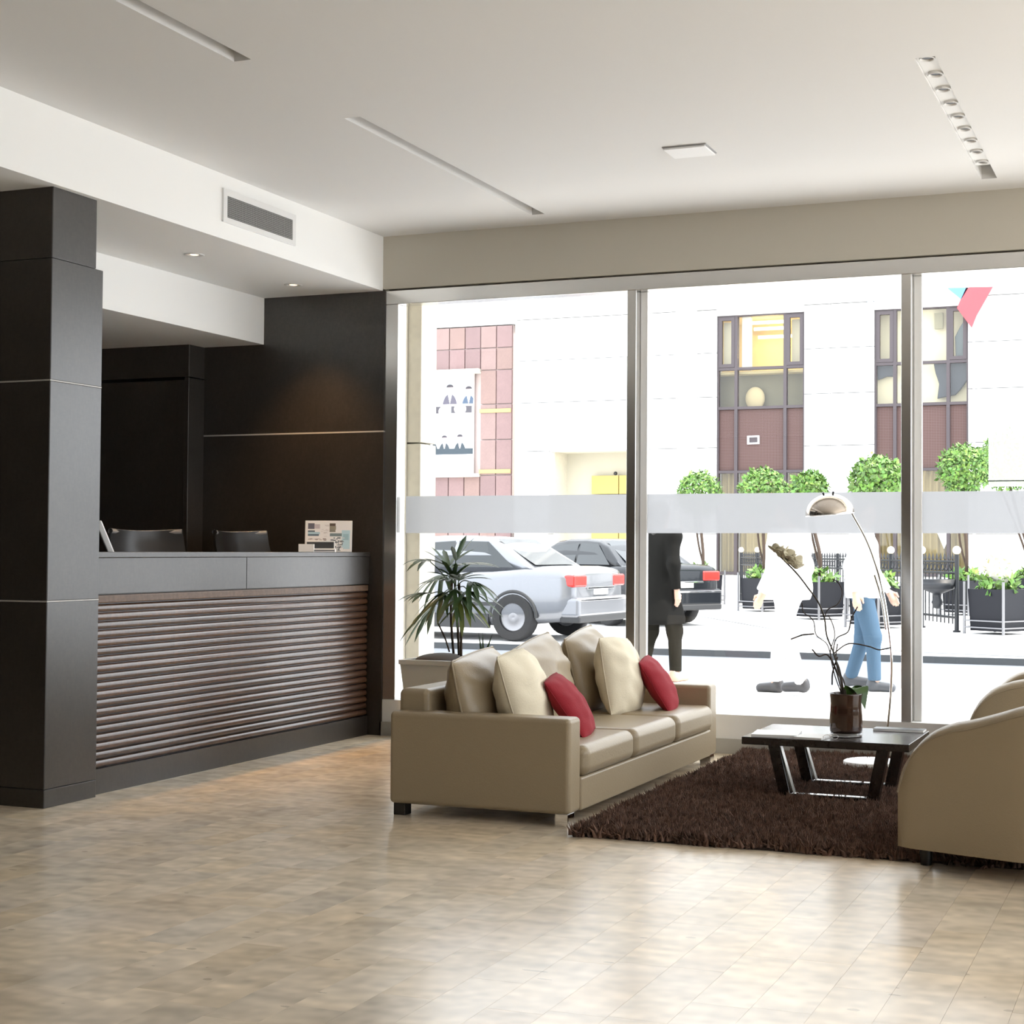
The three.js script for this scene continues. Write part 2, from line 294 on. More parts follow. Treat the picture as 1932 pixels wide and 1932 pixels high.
officeChair(-5.98, -7.58, -0.45, 'black leather office chair behind the desk near the screen');
officeChair(-5.68, -8.20, -0.15, 'black leather office chair behind the desk near the brochure stand');
{
  const t = thing('desk_screen', 'white desk screen seen edge-on above the counter by the column', 'screen', [-5.56, 0.76, -6.58], -0.86);
  mesh('foot', rbox(-0.07, 0.07, 0, 0.015, -0.09, 0.07, 0.006), M.white, t); mesh('stem', cyl(V(0, 0.01, 0), V(0, 0.3, -0.085), 0.016), M.white, t);
  const s = mesh('housing', rbox(-0.24, 0.24, 0.20, 0.60, -0.016, 0.016, 0.008).rotateX(0.38).translate(0, 0.045, -0.2), M.white, t);
  mesh('display', rbox(-0.225, 0.225, 0.215, 0.585, 0.0155, 0.0175, 0.001).rotateX(0.38).translate(0, 0.045, -0.2), M.blackPlastic, s);
}
function canvas(w, h, draw) { const c = document.createElement('canvas'); c.width = w; c.height = h; draw(c.getContext('2d'), w, h); const t = new THREE.CanvasTexture(c); t.colorSpace = THREE.SRGBColorSpace; return t; }
{
  const t = thing('brochure_stand', 'white stand of printed brochures on the counter by the back wall', 'brochures', [-5.24, 1.2, -8.33], 0.45);
  const print = canvas(512, 360, (c, w, h) => {
    c.fillStyle = '#f4f2f0'; c.fillRect(0, 0, w, h); const R = rng(3);
    const bl = (x, y, a, b, col) => { c.fillStyle = col; c.fillRect(x * w, y * h, a * w, b * h); };
    bl(.05, .07, .14, .19, '#6a6873'); bl(.19, .1, .12, .15, '#cfc6cb'); bl(.05, .31, .15, .05, '#5c6f79'); bl(.05, .36, .26, .08, '#b9d5df'); bl(.05, .43, .24, .06, '#667b86');
    bl(.52, .07, .13, .09, '#5e5044'); bl(.52, .16, .14, .12, '#97917f'); bl(.52, .28, .13, .08, '#8b867c'); bl(.53, .4, .26, .1, '#7d8c90'); bl(.79, .3, .18, .62, '#c5e2ea'); bl(.82, .42, .12, .2, '#a9cdd6');
    for (let i = 0; i < 60; i++) bl(.53 + R() * .26, .5 + R() * .42, .03 + R() * .05, .02 + R() * .05, ['#4a4d52', '#dfe2e4', '#8d9499', '#f5f5f5'][Math.floor(R() * 4)]);
    for (let i = 0; i < 26; i++) bl(.05 + R() * .42, .56 + R() * .1, .02 + R() * .06, .02, ['#b7aeac', '#d7d2d0', '#857c7a'][Math.floor(R() * 3)]);
    for (let i = 0; i < 14; i++) bl(.33 + R() * .14, .1 + R() * .4, .03 + R() * .1, .012, '#d5d0cf');
  });
  const back = mesh('back_board', rbox(-0.15, 0.15, 0, 0.205, -0.004, 0.004, 0.002).rotateX(-0.12), M.paper, t);
  const f = new THREE.PlaneGeometry(0.292, 0.197).translate(0, 0.1025, 0.0046).rotateX(-0.12); mesh('printed_sheet', f, std({ map: print, roughness: 0.6 }), back);
  mesh('strut', box(-0.05, 0.05, 0, 0.006, -0.08, 0.006), M.paper, t);
}
{
  const t = thing('card_box', 'small white and black card holder in front of the brochure stand', 'card holder', [-5.17, 1.2, -8.06], 0.5);
  mesh('tray', rbox(-0.075, 0.13, 0, 0.022, -0.03, 0.03, 0.003), M.paper, t);
  mesh('base_line', box(-0.02, 0.126, 0.008, 0.013, 0.0295, 0.0306), M.blackPlastic, t);
  mesh('back_card', rbox(-0.06, 0.125, 0.015, 0.072, -0.028, -0.022, 0.002), M.paper, t);
  mesh('dark_card', rbox(-0.048, 0.118, 0.024, 0.064, -0.022, -0.018, 0.001), std({ color: lin(0.05, 0.055, 0.06), roughness: 0.3 }), t);
  mesh('white_box', rbox(-0.095, 0.0, 0, 0.05, 0.0, 0.045, 0.002), M.paper, t);
}

// a photo pixel's point on the upright plane z, or on the level y
camera.updateMatrixWorld();
const RC = new THREE.Matrix4().makeRotationFromEuler(camera.rotation);
function ray(px, py) { return V((px - PX) / F, -(py - 966) / F, -1).applyMatrix4(RC); }
function P(px, py, z) { const d = ray(px, py); return V(0, 1.22, 0).addScaledVector(d, z / d.z); }
function G(px, py, y = 0) { const d = ray(px, py); return V(0, 1.22, 0).addScaledVector(d, (y - 1.22) / d.y); }

// ================================================================== SEATING GROUP
function pillow(w, h, t, seed, wr = 0.012, plump = 0.5) {
  const n = 26, pos = [], idx = [], R = rng(seed), ph = [R() * 6, R() * 6, R() * 6, R() * 6], a1 = 2 + R() * 2;
  for (const s of [1, -1]) for (let j = 0; j <= n; j++) for (let i = 0; i <= n; i++) {
    const u = Math.sin((i / n - 0.5) * Math.PI), v = Math.sin((j / n - 0.5) * Math.PI), e = Math.pow(Math.max(0, (1 - u * u) * (1 - v * v)), plump);
    const edge = 1 - Math.pow(Math.abs(u), 8), ed2 = 1 - Math.pow(Math.abs(v), 8);
    const wrk = wr * e * (Math.sin(u * a1 * 2 + v * 5 + ph[0]) * Math.sin(v * 7 - u * 3 + ph[1]) + 0.6 * Math.sin((u + v) * 9 + ph[2]) * (u * u + v * v) + 0.4 * Math.sin(u * 13 - v * 11 + ph[3]) * u * v);
    pos.push(u * w / 2 * Math.sqrt(1 - 0.09 * v * v) + 0.01 * Math.sin(v * 4 + ph[0]) * (1 - u * u), v * h / 2 * Math.sqrt(1 - 0.09 * u * u) + 0.01 * Math.sin(u * 4 + ph[1]) * (1 - v * v), s * (t / 2 * e + wrk * edge * ed2));
  }
  const m = (n + 1) * (n + 1);
  for (let s = 0; s < 2; s++) for (let j = 0; j < n; j++) for (let i = 0; i < n; i++) { const a = s * m + j * (n + 1) + i, b = a + 1, c = a + n + 1, d = c + 1; s ? idx.push(a, c, b, b, c, d) : idx.push(a, b, c, b, d, c); }
  let g = new THREE.BufferGeometry(); g.setAttribute('position', new THREE.Float32BufferAttribute(pos, 3)); g.setIndex(idx); g = mergeVertices(g, 1e-4); g.computeVertexNormals();
  const q = g.attributes.position, uv = new Float32Array(q.count * 2); for (let i = 0; i < q.count; i++) { uv[2 * i] = q.getX(i); uv[2 * i + 1] = q.getY(i); } g.setAttribute('uv', new THREE.BufferAttribute(uv, 2)); return g;
}
function seam(w, h, r) { const pts = []; for (let k = 0; k < 64; k++) { const a = k / 64 * Math.PI * 2, c = Math.cos(a), s = Math.sin(a), m = Math.max(Math.abs(c), Math.abs(s)); let u = c / m, v = s / m; pts.push(V(u * w / 2 * Math.sqrt(1 - 0.09 * v * v), v * h / 2 * Math.sqrt(1 - 0.09 * u * u), 0)); } return new THREE.TubeGeometry(new THREE.CatmullRomCurve3(pts, true), 128, r, 5, true); }
function cushionBox(x0, x1, y0, y1, z0, z1, crown, seed) {
  const nx = 14, nz = 16, g = new RoundedBoxGeometry(x1 - x0, y1 - y0, z1 - z0, 8, 0.045), p = g.attributes.position, W = (x1 - x0) / 2, L = (z1 - z0) / 2, R = rng(seed), ph = R() * 6;
  for (let i = 0; i < p.count; i++) { const u = p.getX(i) / W, v = p.getZ(i) / L, e = (1 - u * u) * (1 - v * v); if (p.getY(i) > 0) p.setY(i, p.getY(i) + crown * e + 0.002 * Math.sin(u * 5 + v * 6 + ph)); p.setX(i, p.getX(i) + (u > 0.8 ? 0.012 * (1 - v * v) : 0)); }
  g.computeVertexNormals(); g.translate((x0 + x1) / 2, (y0 + y1) / 2, (z0 + z1) / 2); return metreUV(g);
}
{
  const t = thing('sofa', 'beige leather three-seat sofa with low square arms facing the rug', 'sofa');
  const zN = -6.03, zF = -8.20, xb = -3.46, xf = -2.56, A = 0.135;
  mesh('arm', rbox(xb, xf, 0.055, 0.476, zN - A, zN, 0.022, 4), M.leather, t);
  mesh('arm', rbox(xb, xf, 0.055, 0.455, zF, zF + A, 0.022, 4), M.leather, t);
  mesh('backrest', rbox(xb, xb + 0.16, 0.055, 0.575, zF + 0.05, zN - 0.08, 0.03, 4), M.leather, t);
  mesh('seat_base', rbox(xb + 0.08, xf + 0.005, 0.055, 0.205, zF + A - 0.01, zN - A + 0.01, 0.012, 3), M.leather, t);
  const L = (zN - zF - 2 * A) / 3;
  for (let k = 0; k < 3; k++) mesh('seat_cushion', cushionBox(xb + 0.15, xf + 0.022, 0.205, 0.345, zN - A - (k + 1) * L + 0.003, zN - A - k * L - 0.003, 0.022, k), M.leather, t);
  mesh('foot', rbox(xf - 0.075, xf - 0.012, 0, 0.057, zN - 0.09, zN - 0.015, 0.003), M.chrome, t);
  mesh('foot', rbox(xf - 0.075, xf - 0.012, 0, 0.057, zF + 0.015, zF + 0.09, 0.003), M.chrome, t);
  mesh('foot', rbox(xb + 0.015, xb + 0.075, 0, 0.057, zN - 0.08, zN - 0.02, 0.003), M.blackFoot, t);
  mesh('foot', rbox(xb + 0.015, xb + 0.075, 0, 0.057, zF + 0.02, zF + 0.08, 0.003), M.blackFoot, t);
}
function cushion(name, label, pos, w, h, d, seed, rot, mat, group, wr, piping) {
  const t = thing(name, label, 'cushion', pos, 0, group); t.rotation.order = 'YXZ'; t.rotation.set(...rot);
  mesh('cover', pillow(w, h, d, seed, wr), mat, t); mesh('piping', seam(w, h, piping), mat, t); return t;
}
const Q = Math.PI / 2;
cushion('back_cushion', 'large beige leather back cushion beside the sofa arm', [-3.19, 0.52, -6.44], 0.66, 0.42, 0.28, 7, [-0.22, Q + 0.14, 0.05], M.leather, 'back cushions of the sofa', 0.014, 0.006);
cushion('back_cushion', 'large beige leather back cushion in the middle of the sofa', [-3.17, 0.535, -7.09], 0.66, 0.45, 0.27, 8, [-0.25, Q + 0.10, 0.10], M.leather, 'back cushions of the sofa', 0.014, 0.006);
cushion('back_cushion', 'large beige leather back cushion at the window end of the sofa', [-3.17, 0.545, -7.73], 0.62, 0.46, 0.27, 9, [-0.25, Q + 0.12, 0.09], M.leather, 'back cushions of the sofa', 0.014, 0.006);
cushion('throw_cushion', 'cream cushion with a visible seam leaning behind the red cushion beside the arm', [-2.95, 0.535, -6.39], 0.47, 0.43, 0.23, 17, [-0.30, Q + 0.15, 0.03], M.canvasCushion, 'cream throw cushions', 0.010, 0.004);
cushion('throw_cushion', 'cream cushion beside the second red cushion at the window end', [-2.93, 0.53, -7.60], 0.46, 0.43, 0.22, 18, [-0.20, Q + 0.02, -0.06], M.canvasCushion, 'cream throw cushions', 0.010, 0.004);
cushion('red_cushion', 'small red cushion leaning on a cream cushion beside the near arm', [-2.79, 0.475, -6.58], 0.38, 0.34, 0.13, 27, [-0.62, Q + 0.22, 0.06], M.red, 'red cushions', 0.004, 0.003);
cushion('red_cushion', 'small red cushion near the far sofa arm by the window', [-2.78, 0.475, -7.82], 0.38, 0.34, 0.13, 28, [-0.55, Q + 0.18, 0.06], M.red, 'red cushions', 0.004, 0.003);

// ---- tub armchair: U-shaped shell with a sloping rolled top
function armchair(label, place, turn) {
  const t = thing('armchair', label, 'armchair', place, turn, 'tub armchairs');
  const W = 0.41, D = 0.86, rc = 0.40, T = 0.125, path = [];
  for (let k = 0; k <= 16; k++) { const u = k / 16; path.push([u * u * 0.04 + u * (D - rc - 0.04), W, 0]); }
  for (let k = 1; k < 24; k++) { const a = k / 24 * Math.PI; path.push([D - rc + Math.sin(a) * rc, W * Math.cos(a), a]); }
  for (let k = 16; k >= 0; k--) { const u = k / 16; path.push([u * u * 0.04 + u * (D - rc - 0.04), -W, Math.PI]); }
  const Hs = [[0, 0.33], [0.012, 0.385], [0.03, 0.43], [0.06, 0.478], [0.10, 0.517], [0.15, 0.55], [0.22, 0.575], [0.29, 0.59], [0.38, 0.618], [0.48, 0.652], [0.65, 0.70], [0.86, 0.73]];
  const Hx = x => { for (let k = 1; k < Hs.length; k++) if (x <= Hs[k][0]) { const f = (x - Hs[k - 1][0]) / (Hs[k][0] - Hs[k - 1][0]); return Hs[k - 1][1] + f * (Hs[k][1] - Hs[k - 1][1]); } return 0.73; };
  const ring = []; for (let k = 0; k <= 10; k++) { const a = Math.PI * k / 10; ring.push([Math.cos(a), Math.sin(a)]); }
  const pos = [], idx = [], m = ring.length + 2;
  path.forEach(([x, z, a], i) => {
    const nx = Math.sin(a), nzv = Math.cos(a), end = Math.min(i, path.length - 1 - i), th = T / 2 * (end === 0 ? 0.72 : end === 1 ? 0.9 : 1), H = Hx(x), xe = x + (end === 0 ? 0.0 : 0.012);
    const put = (o, y) => pos.push(xe + nx * o, y, z + nzv * o);
    put(th, 0.085); for (const [c, s] of ring) put(c * th, H - 0.04 + 0.04 * s); put(-th, 0.085);
  });
  for (let i = 0; i + 1 < path.length; i++) for (let k = 0; k < m; k++) { const k2 = (k + 1) % m, a = i * m + k, b = i * m + k2, c = a + m, d = b + m; idx.push(a, c, b, b, c, d); }
  for (const [i, f] of [[0, 0], [path.length - 1, 1]]) for (let k = 1; k + 1 < m; k++) f ? idx.push(i * m, i * m + k + 1, i * m + k) : idx.push(i * m, i * m + k, i * m + k + 1);
  const g = new THREE.BufferGeometry(); g.setAttribute('position', new THREE.Float32BufferAttribute(pos, 3)); g.setIndex(idx); g.computeVertexNormals();
  const uv = []; for (let i = 0; i < pos.length; i += 3) uv.push(pos[i] + pos[i + 2], pos[i + 1]); g.setAttribute('uv', new THREE.Float32BufferAttribute(uv, 2));
  mesh('shell', g, M.leather, t);
  const rim = path.map(([x, z, a], i) => V(x + Math.sin(a) * T / 2 * 0.98 + 0.006, Hx(x) - 0.036, z + Math.cos(a) * T / 2 * 0.98)); mesh('piping', tube(rim, 0.0035, 140, 6), M.leather, t);
  mesh('seat_base', rbox(0.03, 0.72, 0.085, 0.24, -W + 0.05, W - 0.05, 0.03), M.leather, t);
  mesh('seat_cushion', cushionBox(0.0, 0.70, 0.24, 0.39, -W + 0.065, W - 0.065, 0.03, 44), M.leather, t);
  for (const [x, z] of [[0.06, 0.33], [0.06, -0.33], [0.70, 0.28], [0.70, -0.28]]) mesh('foot', cyl(V(x, 0, z), V(x, 0.09, z), 0.022, 0.028, 12), M.blackFoot, t);
}
armchair('beige leather tub armchair with curved sloping arms at the rug edge away from the glass', [-0.934, 0, -6.176], -0.28);
armchair('beige leather tub armchair between the arc lamp and the glass', [-1.06, 0, -8.03], 0);
// ---- shag rug
{
  const t = thing('shag_rug', 'dark brown shag rug under the coffee table', 'rug', [-1.52, 0, -7.22]);
  const X0 = -0.96, X1 = 0.92, Z0 = -1.33, Z1 = 1.345;
  mesh('backing', box(X0, X1, 0.001, 0.010, Z0, Z1), M.rugBase, t);
  const R = rng(77), blades = [];
  for (let b = 0; b < 5; b++) { const a = R() * 6.28, r = 0.004 + R() * 0.005, h = 0.026 + R() * 0.014, g = new THREE.ConeGeometry(0.0058, h, 4, 2, true), p = g.attributes.position, dx = Math.cos(a) * 0.016, dz = Math.sin(a) * 0.016; for (let i = 0; i < p.count; i++) { const u = p.getY(i) / h + 0.5; p.setXYZ(i, p.getX(i) * (1.4 - u * 0.4) + Math.cos(a) * r + dx * u * u, u * h, p.getZ(i) * (1.4 - u * 0.4) + Math.sin(a) * r + dz * u * u); } g.computeVertexNormals(); blades.push(g); }
  const tuft = join(blades), n = 46000, im = new THREE.InstancedMesh(tuft, std({ color: 0xffffff, roughness: 0.75 }), n); im.name = 'pile'; im.userData.kind = 'stuff'; im.castShadow = im.receiveShadow = true;
  const m = new THREE.Matrix4(), e = new THREE.Euler(), qn = new THREE.Quaternion(), col = new THREE.Color();
  for (let i = 0; i < n; i++) {
    const x = X0 + R() * (X1 - X0), z = Z0 + R() * (Z1 - Z0), clump = Math.sin(x * 41 + 3 * Math.sin(z * 23)) * Math.sin(z * 37 + 2 * Math.sin(x * 29));
    e.set((R() - 0.5) * 0.9 + clump * 0.5, R() * 6.28, (R() - 0.5) * 0.9); qn.setFromEuler(e); const s = 0.95 + R() * 0.5 + 0.25 * clump; m.compose(V(x, 0.006, z), qn, V(s, s * (0.85 + 0.25 * R()), s)); im.setMatrixAt(i, m);
    const k = 0.45 + R() * 1.1; col.setRGB(0.125 * k, 0.068 * k, 0.046 * k); im.setColorAt(i, col);
  }
  t.add(im);
}
// ---- coffee table with splayed frame legs, and what lies on it
const TY = 0.325;
{
  const t = thing('coffee_table', 'low dark wood coffee table with two trapezoid frame legs', 'coffee table');
  mesh('table_top', rbox(-2.03, -1.222, TY - 0.036, TY, -7.47, -6.90, 0.003, 2), M.darkWood, t);
  const inner = std({ color: lin(0.62, 0.62, 0.60), roughness: 0.25, metalness: 0.6 });
  for (const z of [-7.0, -7.45]) {
    const leg = (xa, xb) => { const g = new THREE.BufferGeometry(); const w = 0.052, s = new THREE.Shape([[xa, 0.012], [xa + w, 0.012], [xb + w, TY - 0.036], [xb, TY - 0.036]].map(p => new THREE.Vector2(...p))); return new THREE.ExtrudeGeometry(s, { depth: 0.055, bevelEnabled: true, bevelSize: 0.002, bevelThickness: 0.002, bevelSegments: 1 }).translate(0, 0, z - 0.0275); };
    mesh('leg', leg(-1.852, -1.918), M.darkWood, t); mesh('leg', leg(-1.442, -1.385), M.darkWood, t);
    const bar = mesh('foot_bar', rbox(-1.83, -1.41, 0.012, 0.052, z - 0.0275, z + 0.0275, 0.002), M.darkWood, t);
    mesh('metal_inlay', box(-1.80, -1.44, 0.052, 0.0545, z - 0.02, z + 0.02), inner, bar);
    const sl = (xa, xb) => new THREE.ExtrudeGeometry(new THREE.Shape([[xa, 0.054], [xa + 0.003, 0.054], [xb + 0.003, TY - 0.04], [xb, TY - 0.04]].map(p => new THREE.Vector2(...p))), { depth: 0.04, bevelEnabled: false }).translate(0, 0, z - 0.02);
    mesh('metal_inlay', sl(-1.794, -1.8635), inner, bar);
  }
}
function magazine(label, x, z, y, turn, w, h, th, cover) {
  const t = thing('magazine', label, 'magazine', [x, y, z], turn, 'magazines on the coffee table');
  mesh('pages', rbox(-w / 2, w / 2, 0.0008, th - 0.0008, -h / 2, h / 2, 0.001), M.paper, t); mesh('cover', [rbox(-w / 2 - 0.001, w / 2 + 0.001, th - 0.001, th, -h / 2 - 0.001, h / 2 + 0.001, 0.0004), rbox(-w / 2 - 0.001, w / 2 + 0.001, 0, 0.001, -h / 2 - 0.001, h / 2 + 0.001, 0.0004)], cover, t);
}
magazine('pale magazine at the outer corner of the coffee table', -1.89, -7.03, TY, 0.12, 0.22, 0.20, 0.012, M.paper);
magazine('pale magazine lying beside the brown glass vase', -1.70, -7.0, TY, -0.1, 0.14, 0.17, 0.009, M.paper);
magazine('black magazine lying along the back edge of the coffee table', -1.36, -7.415, TY, 0.0, 0.25, 0.09, 0.012, M.blackPlastic);
{
  const t = thing('eyeglasses', 'thin metal framed glasses lying on the table beside the vase', 'glasses', [-1.60, TY + 0.012, -6.935], 0.5);
  const ringAt = x => new THREE.TorusGeometry(0.014, 0.0013, 6, 24).scale(1.2, 0.8, 1).translate(x, 0.002, 0);
  mesh('rim', ringAt(-0.02), M.steel, t); mesh('rim', ringAt(0.02), M.steel, t); mesh('bridge', tube([V(-0.004, 0.004, 0), V(0, 0.007, 0), V(0.004, 0.004, 0)], 0.001, 8, 5), M.steel, t);
  mesh('temple', tube([V(-0.037, 0.003, 0), V(-0.03, 0.001, -0.03), V(-0.01, -0.010, -0.045)], 0.001, 12, 5), M.steel, t); mesh('temple', tube([V(0.037, 0.003, 0), V(0.03, 0.001, -0.03), V(0.01, -0.010, -0.045)], 0.001, 12, 5), M.steel, t);
}
{
  const t = thing('orchid_vase', 'orchid and curly twigs in a dark brown glass vase', 'vase', [-1.567, TY, -7.12]), B = t.position;
  const brown = phy({ color: lin(0.055, 0.026, 0.017), roughness: 0.06, transmission: 0.25, thickness: 0.02, ior: 1.5, attenuationColor: lin(0.3, 0.12, 0.06), attenuationDistance: 0.02 });
  mesh('vase_body', lathe([[0.0, 0.018], [0.076, 0.018], [0.0785, 0.03], [0.080, 0.10], [0.0775, 0.13], [0.0765, 0.16], [0.080, 0.20], [0.081, 0.207], [0.076, 0.207], [0.075, 0.19], [0.0725, 0.14], [0.074, 0.08], [0.072, 0.03], [0, 0.028]], 48), brown, t);
  mesh('clear_base', lathe([[0, 0], [0.074, 0], [0.078, 0.004], [0.078, 0.018], [0, 0.018]], 48), phy({ color: lin(0.75, 0.73, 0.70), roughness: 0.05, transmission: 0.8, thickness: 0.02, ior: 1.5 }), t);
  mesh('bark_filling', lathe([[0, 0.03], [0.07, 0.032], [0.072, 0.10], [0.07, 0.15], [0.071, 0.185], [0.05, 0.197], [0, 0.2]], 24), M.bark, t);
  const on = (x, y, z = -7.12) => P(x, y, z).sub(B);
  const stemM = std({ color: lin(0.045, 0.035, 0.022), roughness: 0.7 }), twigM = std({ color: lin(0.055, 0.040, 0.032), roughness: 0.8 });
  mesh('orchid_stem', tube([on(1592, 1312), on(1583, 1270), on(1572, 1230), on(1560, 1200), on(1555, 1165), on(1543, 1135), on(1525, 1110), on(1505, 1084), on(1478, 1056), on(1466, 1044)], 0.0042, 60, 7), stemM, t);
  const tw = [[[1594, 1312], [1585, 1280], [1570, 1245], [1560, 1215], [1540, 1198], [1534, 1170], [1516, 1155], [1513, 1138]], [[1594, 1314], [1584, 1262], [1573, 1232], [1578, 1205], [1600, 1192], [1606, 1168], [1618, 1145]], [[1590, 1312], [1576, 1262], [1560, 1235], [1545, 1238], [1532, 1225]], [[1588, 1310], [1574, 1270], [1567, 1228], [1575, 1200], [1570, 1175], [1562, 1160]], [[1574, 1232], [1600, 1215], [1640, 1220], [1658, 1226], [1680, 1222]], [[1536, 1196], [1515, 1198], [1492, 1206]], [[1555, 1168], [1562, 1150], [1580, 1140], [1589, 1120], [1582, 1100], [1570, 1092]], [[1596, 1312], [1592, 1285], [1580, 1262], [1577, 1240], [1580, 1215]], [[1570, 1292], [1571, 1270], [1580, 1240]]];
  tw.forEach((l, i) => mesh('twig', tube(l.map(([x, y], k) => on(x, y, -7.12 + 0.03 * Math.sin(i * 2.1 + k))), 0.0028 + (i % 3) * 0.0006, 40, 5), twigM, t));
  const petalM = std({ color: lin(0.60, 0.55, 0.40), roughness: 0.7, side: THREE.DoubleSide }), R = rng(9);
  const petal = () => { const s = new THREE.SphereGeometry(0.031, 10, 6); s.scale(1, 0.16, 0.7); s.translate(0.02, 0, 0); return s; };
  for (const [x, y] of [[1464, 1042], [1471, 1050], [1478, 1047], [1482, 1058], [1490, 1056], [1494, 1066], [1500, 1064], [1502, 1072], [1488, 1062]]) {
    const ps = []; for (let k = 0; k < 5; k++) { const g = petal(); g.rotateZ(0.5 + R() * 0.4); g.rotateY(k * 1.257 + R()); ps.push(g); } const f = mesh('flower', join(ps), petalM, t); f.position.copy(on(x, y - 2, -7.12 + (R() - 0.5) * 0.03)); f.rotation.set(R() - 0.5, R() * 6, -0.6 + R() * 0.4);
    mesh('flower_centre', new THREE.SphereGeometry(0.006, 8, 6), std({ color: lin(0.55, 0.36, 0.04), roughness: 0.7 }), f);
  }
  const lm = std({ color: lin(0.045, 0.10, 0.018), roughness: 0.35, side: THREE.DoubleSide });
  function blade(pts, w) { const c = new THREE.CatmullRomCurve3(pts), n = 14, pos = [], ix = []; for (let i = 0; i <= n; i++) { const p = c.getPoint(i / n), s = w * Math.sin(Math.PI * Math.pow(0.08 + 0.92 * i / n, 0.8)) + 0.002; pos.push(p.x - s * 0.75, p.y + s * 0.25, p.z + s * 0.5, p.x, p.y - 0.004, p.z, p.x + s * 0.75, p.y + s * 0.15, p.z - s * 0.5); } for (let i = 0; i < n; i++) for (let k = 0; k < 2; k++) { const a = i * 3 + k; ix.push(a, a + 1, a + 3, a + 1, a + 4, a + 3); } const g = new THREE.BufferGeometry(); g.setAttribute('position', new THREE.Float32BufferAttribute(pos, 3)); g.setIndex(ix); g.computeVertexNormals(); return g; }
  mesh('leaf', blade([on(1600, 1312), on(1612, 1298), on(1624, 1306), on(1632, 1338)], 0.05), lm, t);
  mesh('leaf', blade([on(1602, 1312, -7.16), on(1618, 1297, -7.2), on(1632, 1296, -7.2), on(1637, 1310, -7.2)], 0.022), lm, t);
}
// ---- arc lamp
{
  const z = -8.17, t = thing('arc_lamp', 'slim chrome arc floor lamp with a half dome shade', 'floor lamp', [-1.66, 0, z]), B = t.position, on = (x, y) => P(x, y, z).sub(B);
  mesh('base', lathe([[0, 0], [0.15, 0], [0.152, 0.006], [0.15, 0.03], [0.14, 0.035], [0, 0.036]], 48), M.white, t).position.y = 0.03;
  mesh('stem_socket', cyl(V(0.075, 0.06, 0), V(0.075, 0.13, 0), 0.016), M.chrome, t);
  const a = V(0.075, 0.08, 0);
  mesh('stem', tube([a, on(1676, 1358), on(1681, 1300), on(1682, 1240), on(1676, 1180), on(1667, 1122), on(1654, 1072), on(1636, 1022), on(1606, 966)], 0.0065, 80, 10), M.chrome, t);
  mesh('stem_sleeve', tube([on(1672, 1188), on(1663, 1130), on(1650, 1085)], 0.0065, 20, 8), M.chrome, t);
  const c = P(1566, 971, z).sub(B), s = mesh('lamp_shade', lathe([...Array(15)].map((_, k) => { const u = k / 14 * Math.PI / 2; return [0.139 * Math.sin(u) + 0.0001, 0.118 * Math.cos(u)]; }), 48), new THREE.MeshStandardMaterial({ color: lin(0.72, 0.66, 0.60), roughness: 0.12, metalness: 1, side: THREE.DoubleSide }), t);
  s.position.copy(c); s.rotation.set(0.04, 0, 0.07);
  mesh('rim', new THREE.TorusGeometry(0.139, 0.003, 8, 60).rotateX(Math.PI / 2), M.chrome, s);
  mesh('bulb', new THREE.SphereGeometry(0.028, 16, 12).translate(0, 0.05, 0), M.white, s);
  for (const x of [-0.022, 0.03]) mesh('vent_knob', cyl(V(x, 0.112, 0.02), V(x * 1.15, 0.128, 0.024), 0.006), M.blackPlastic, s);
}
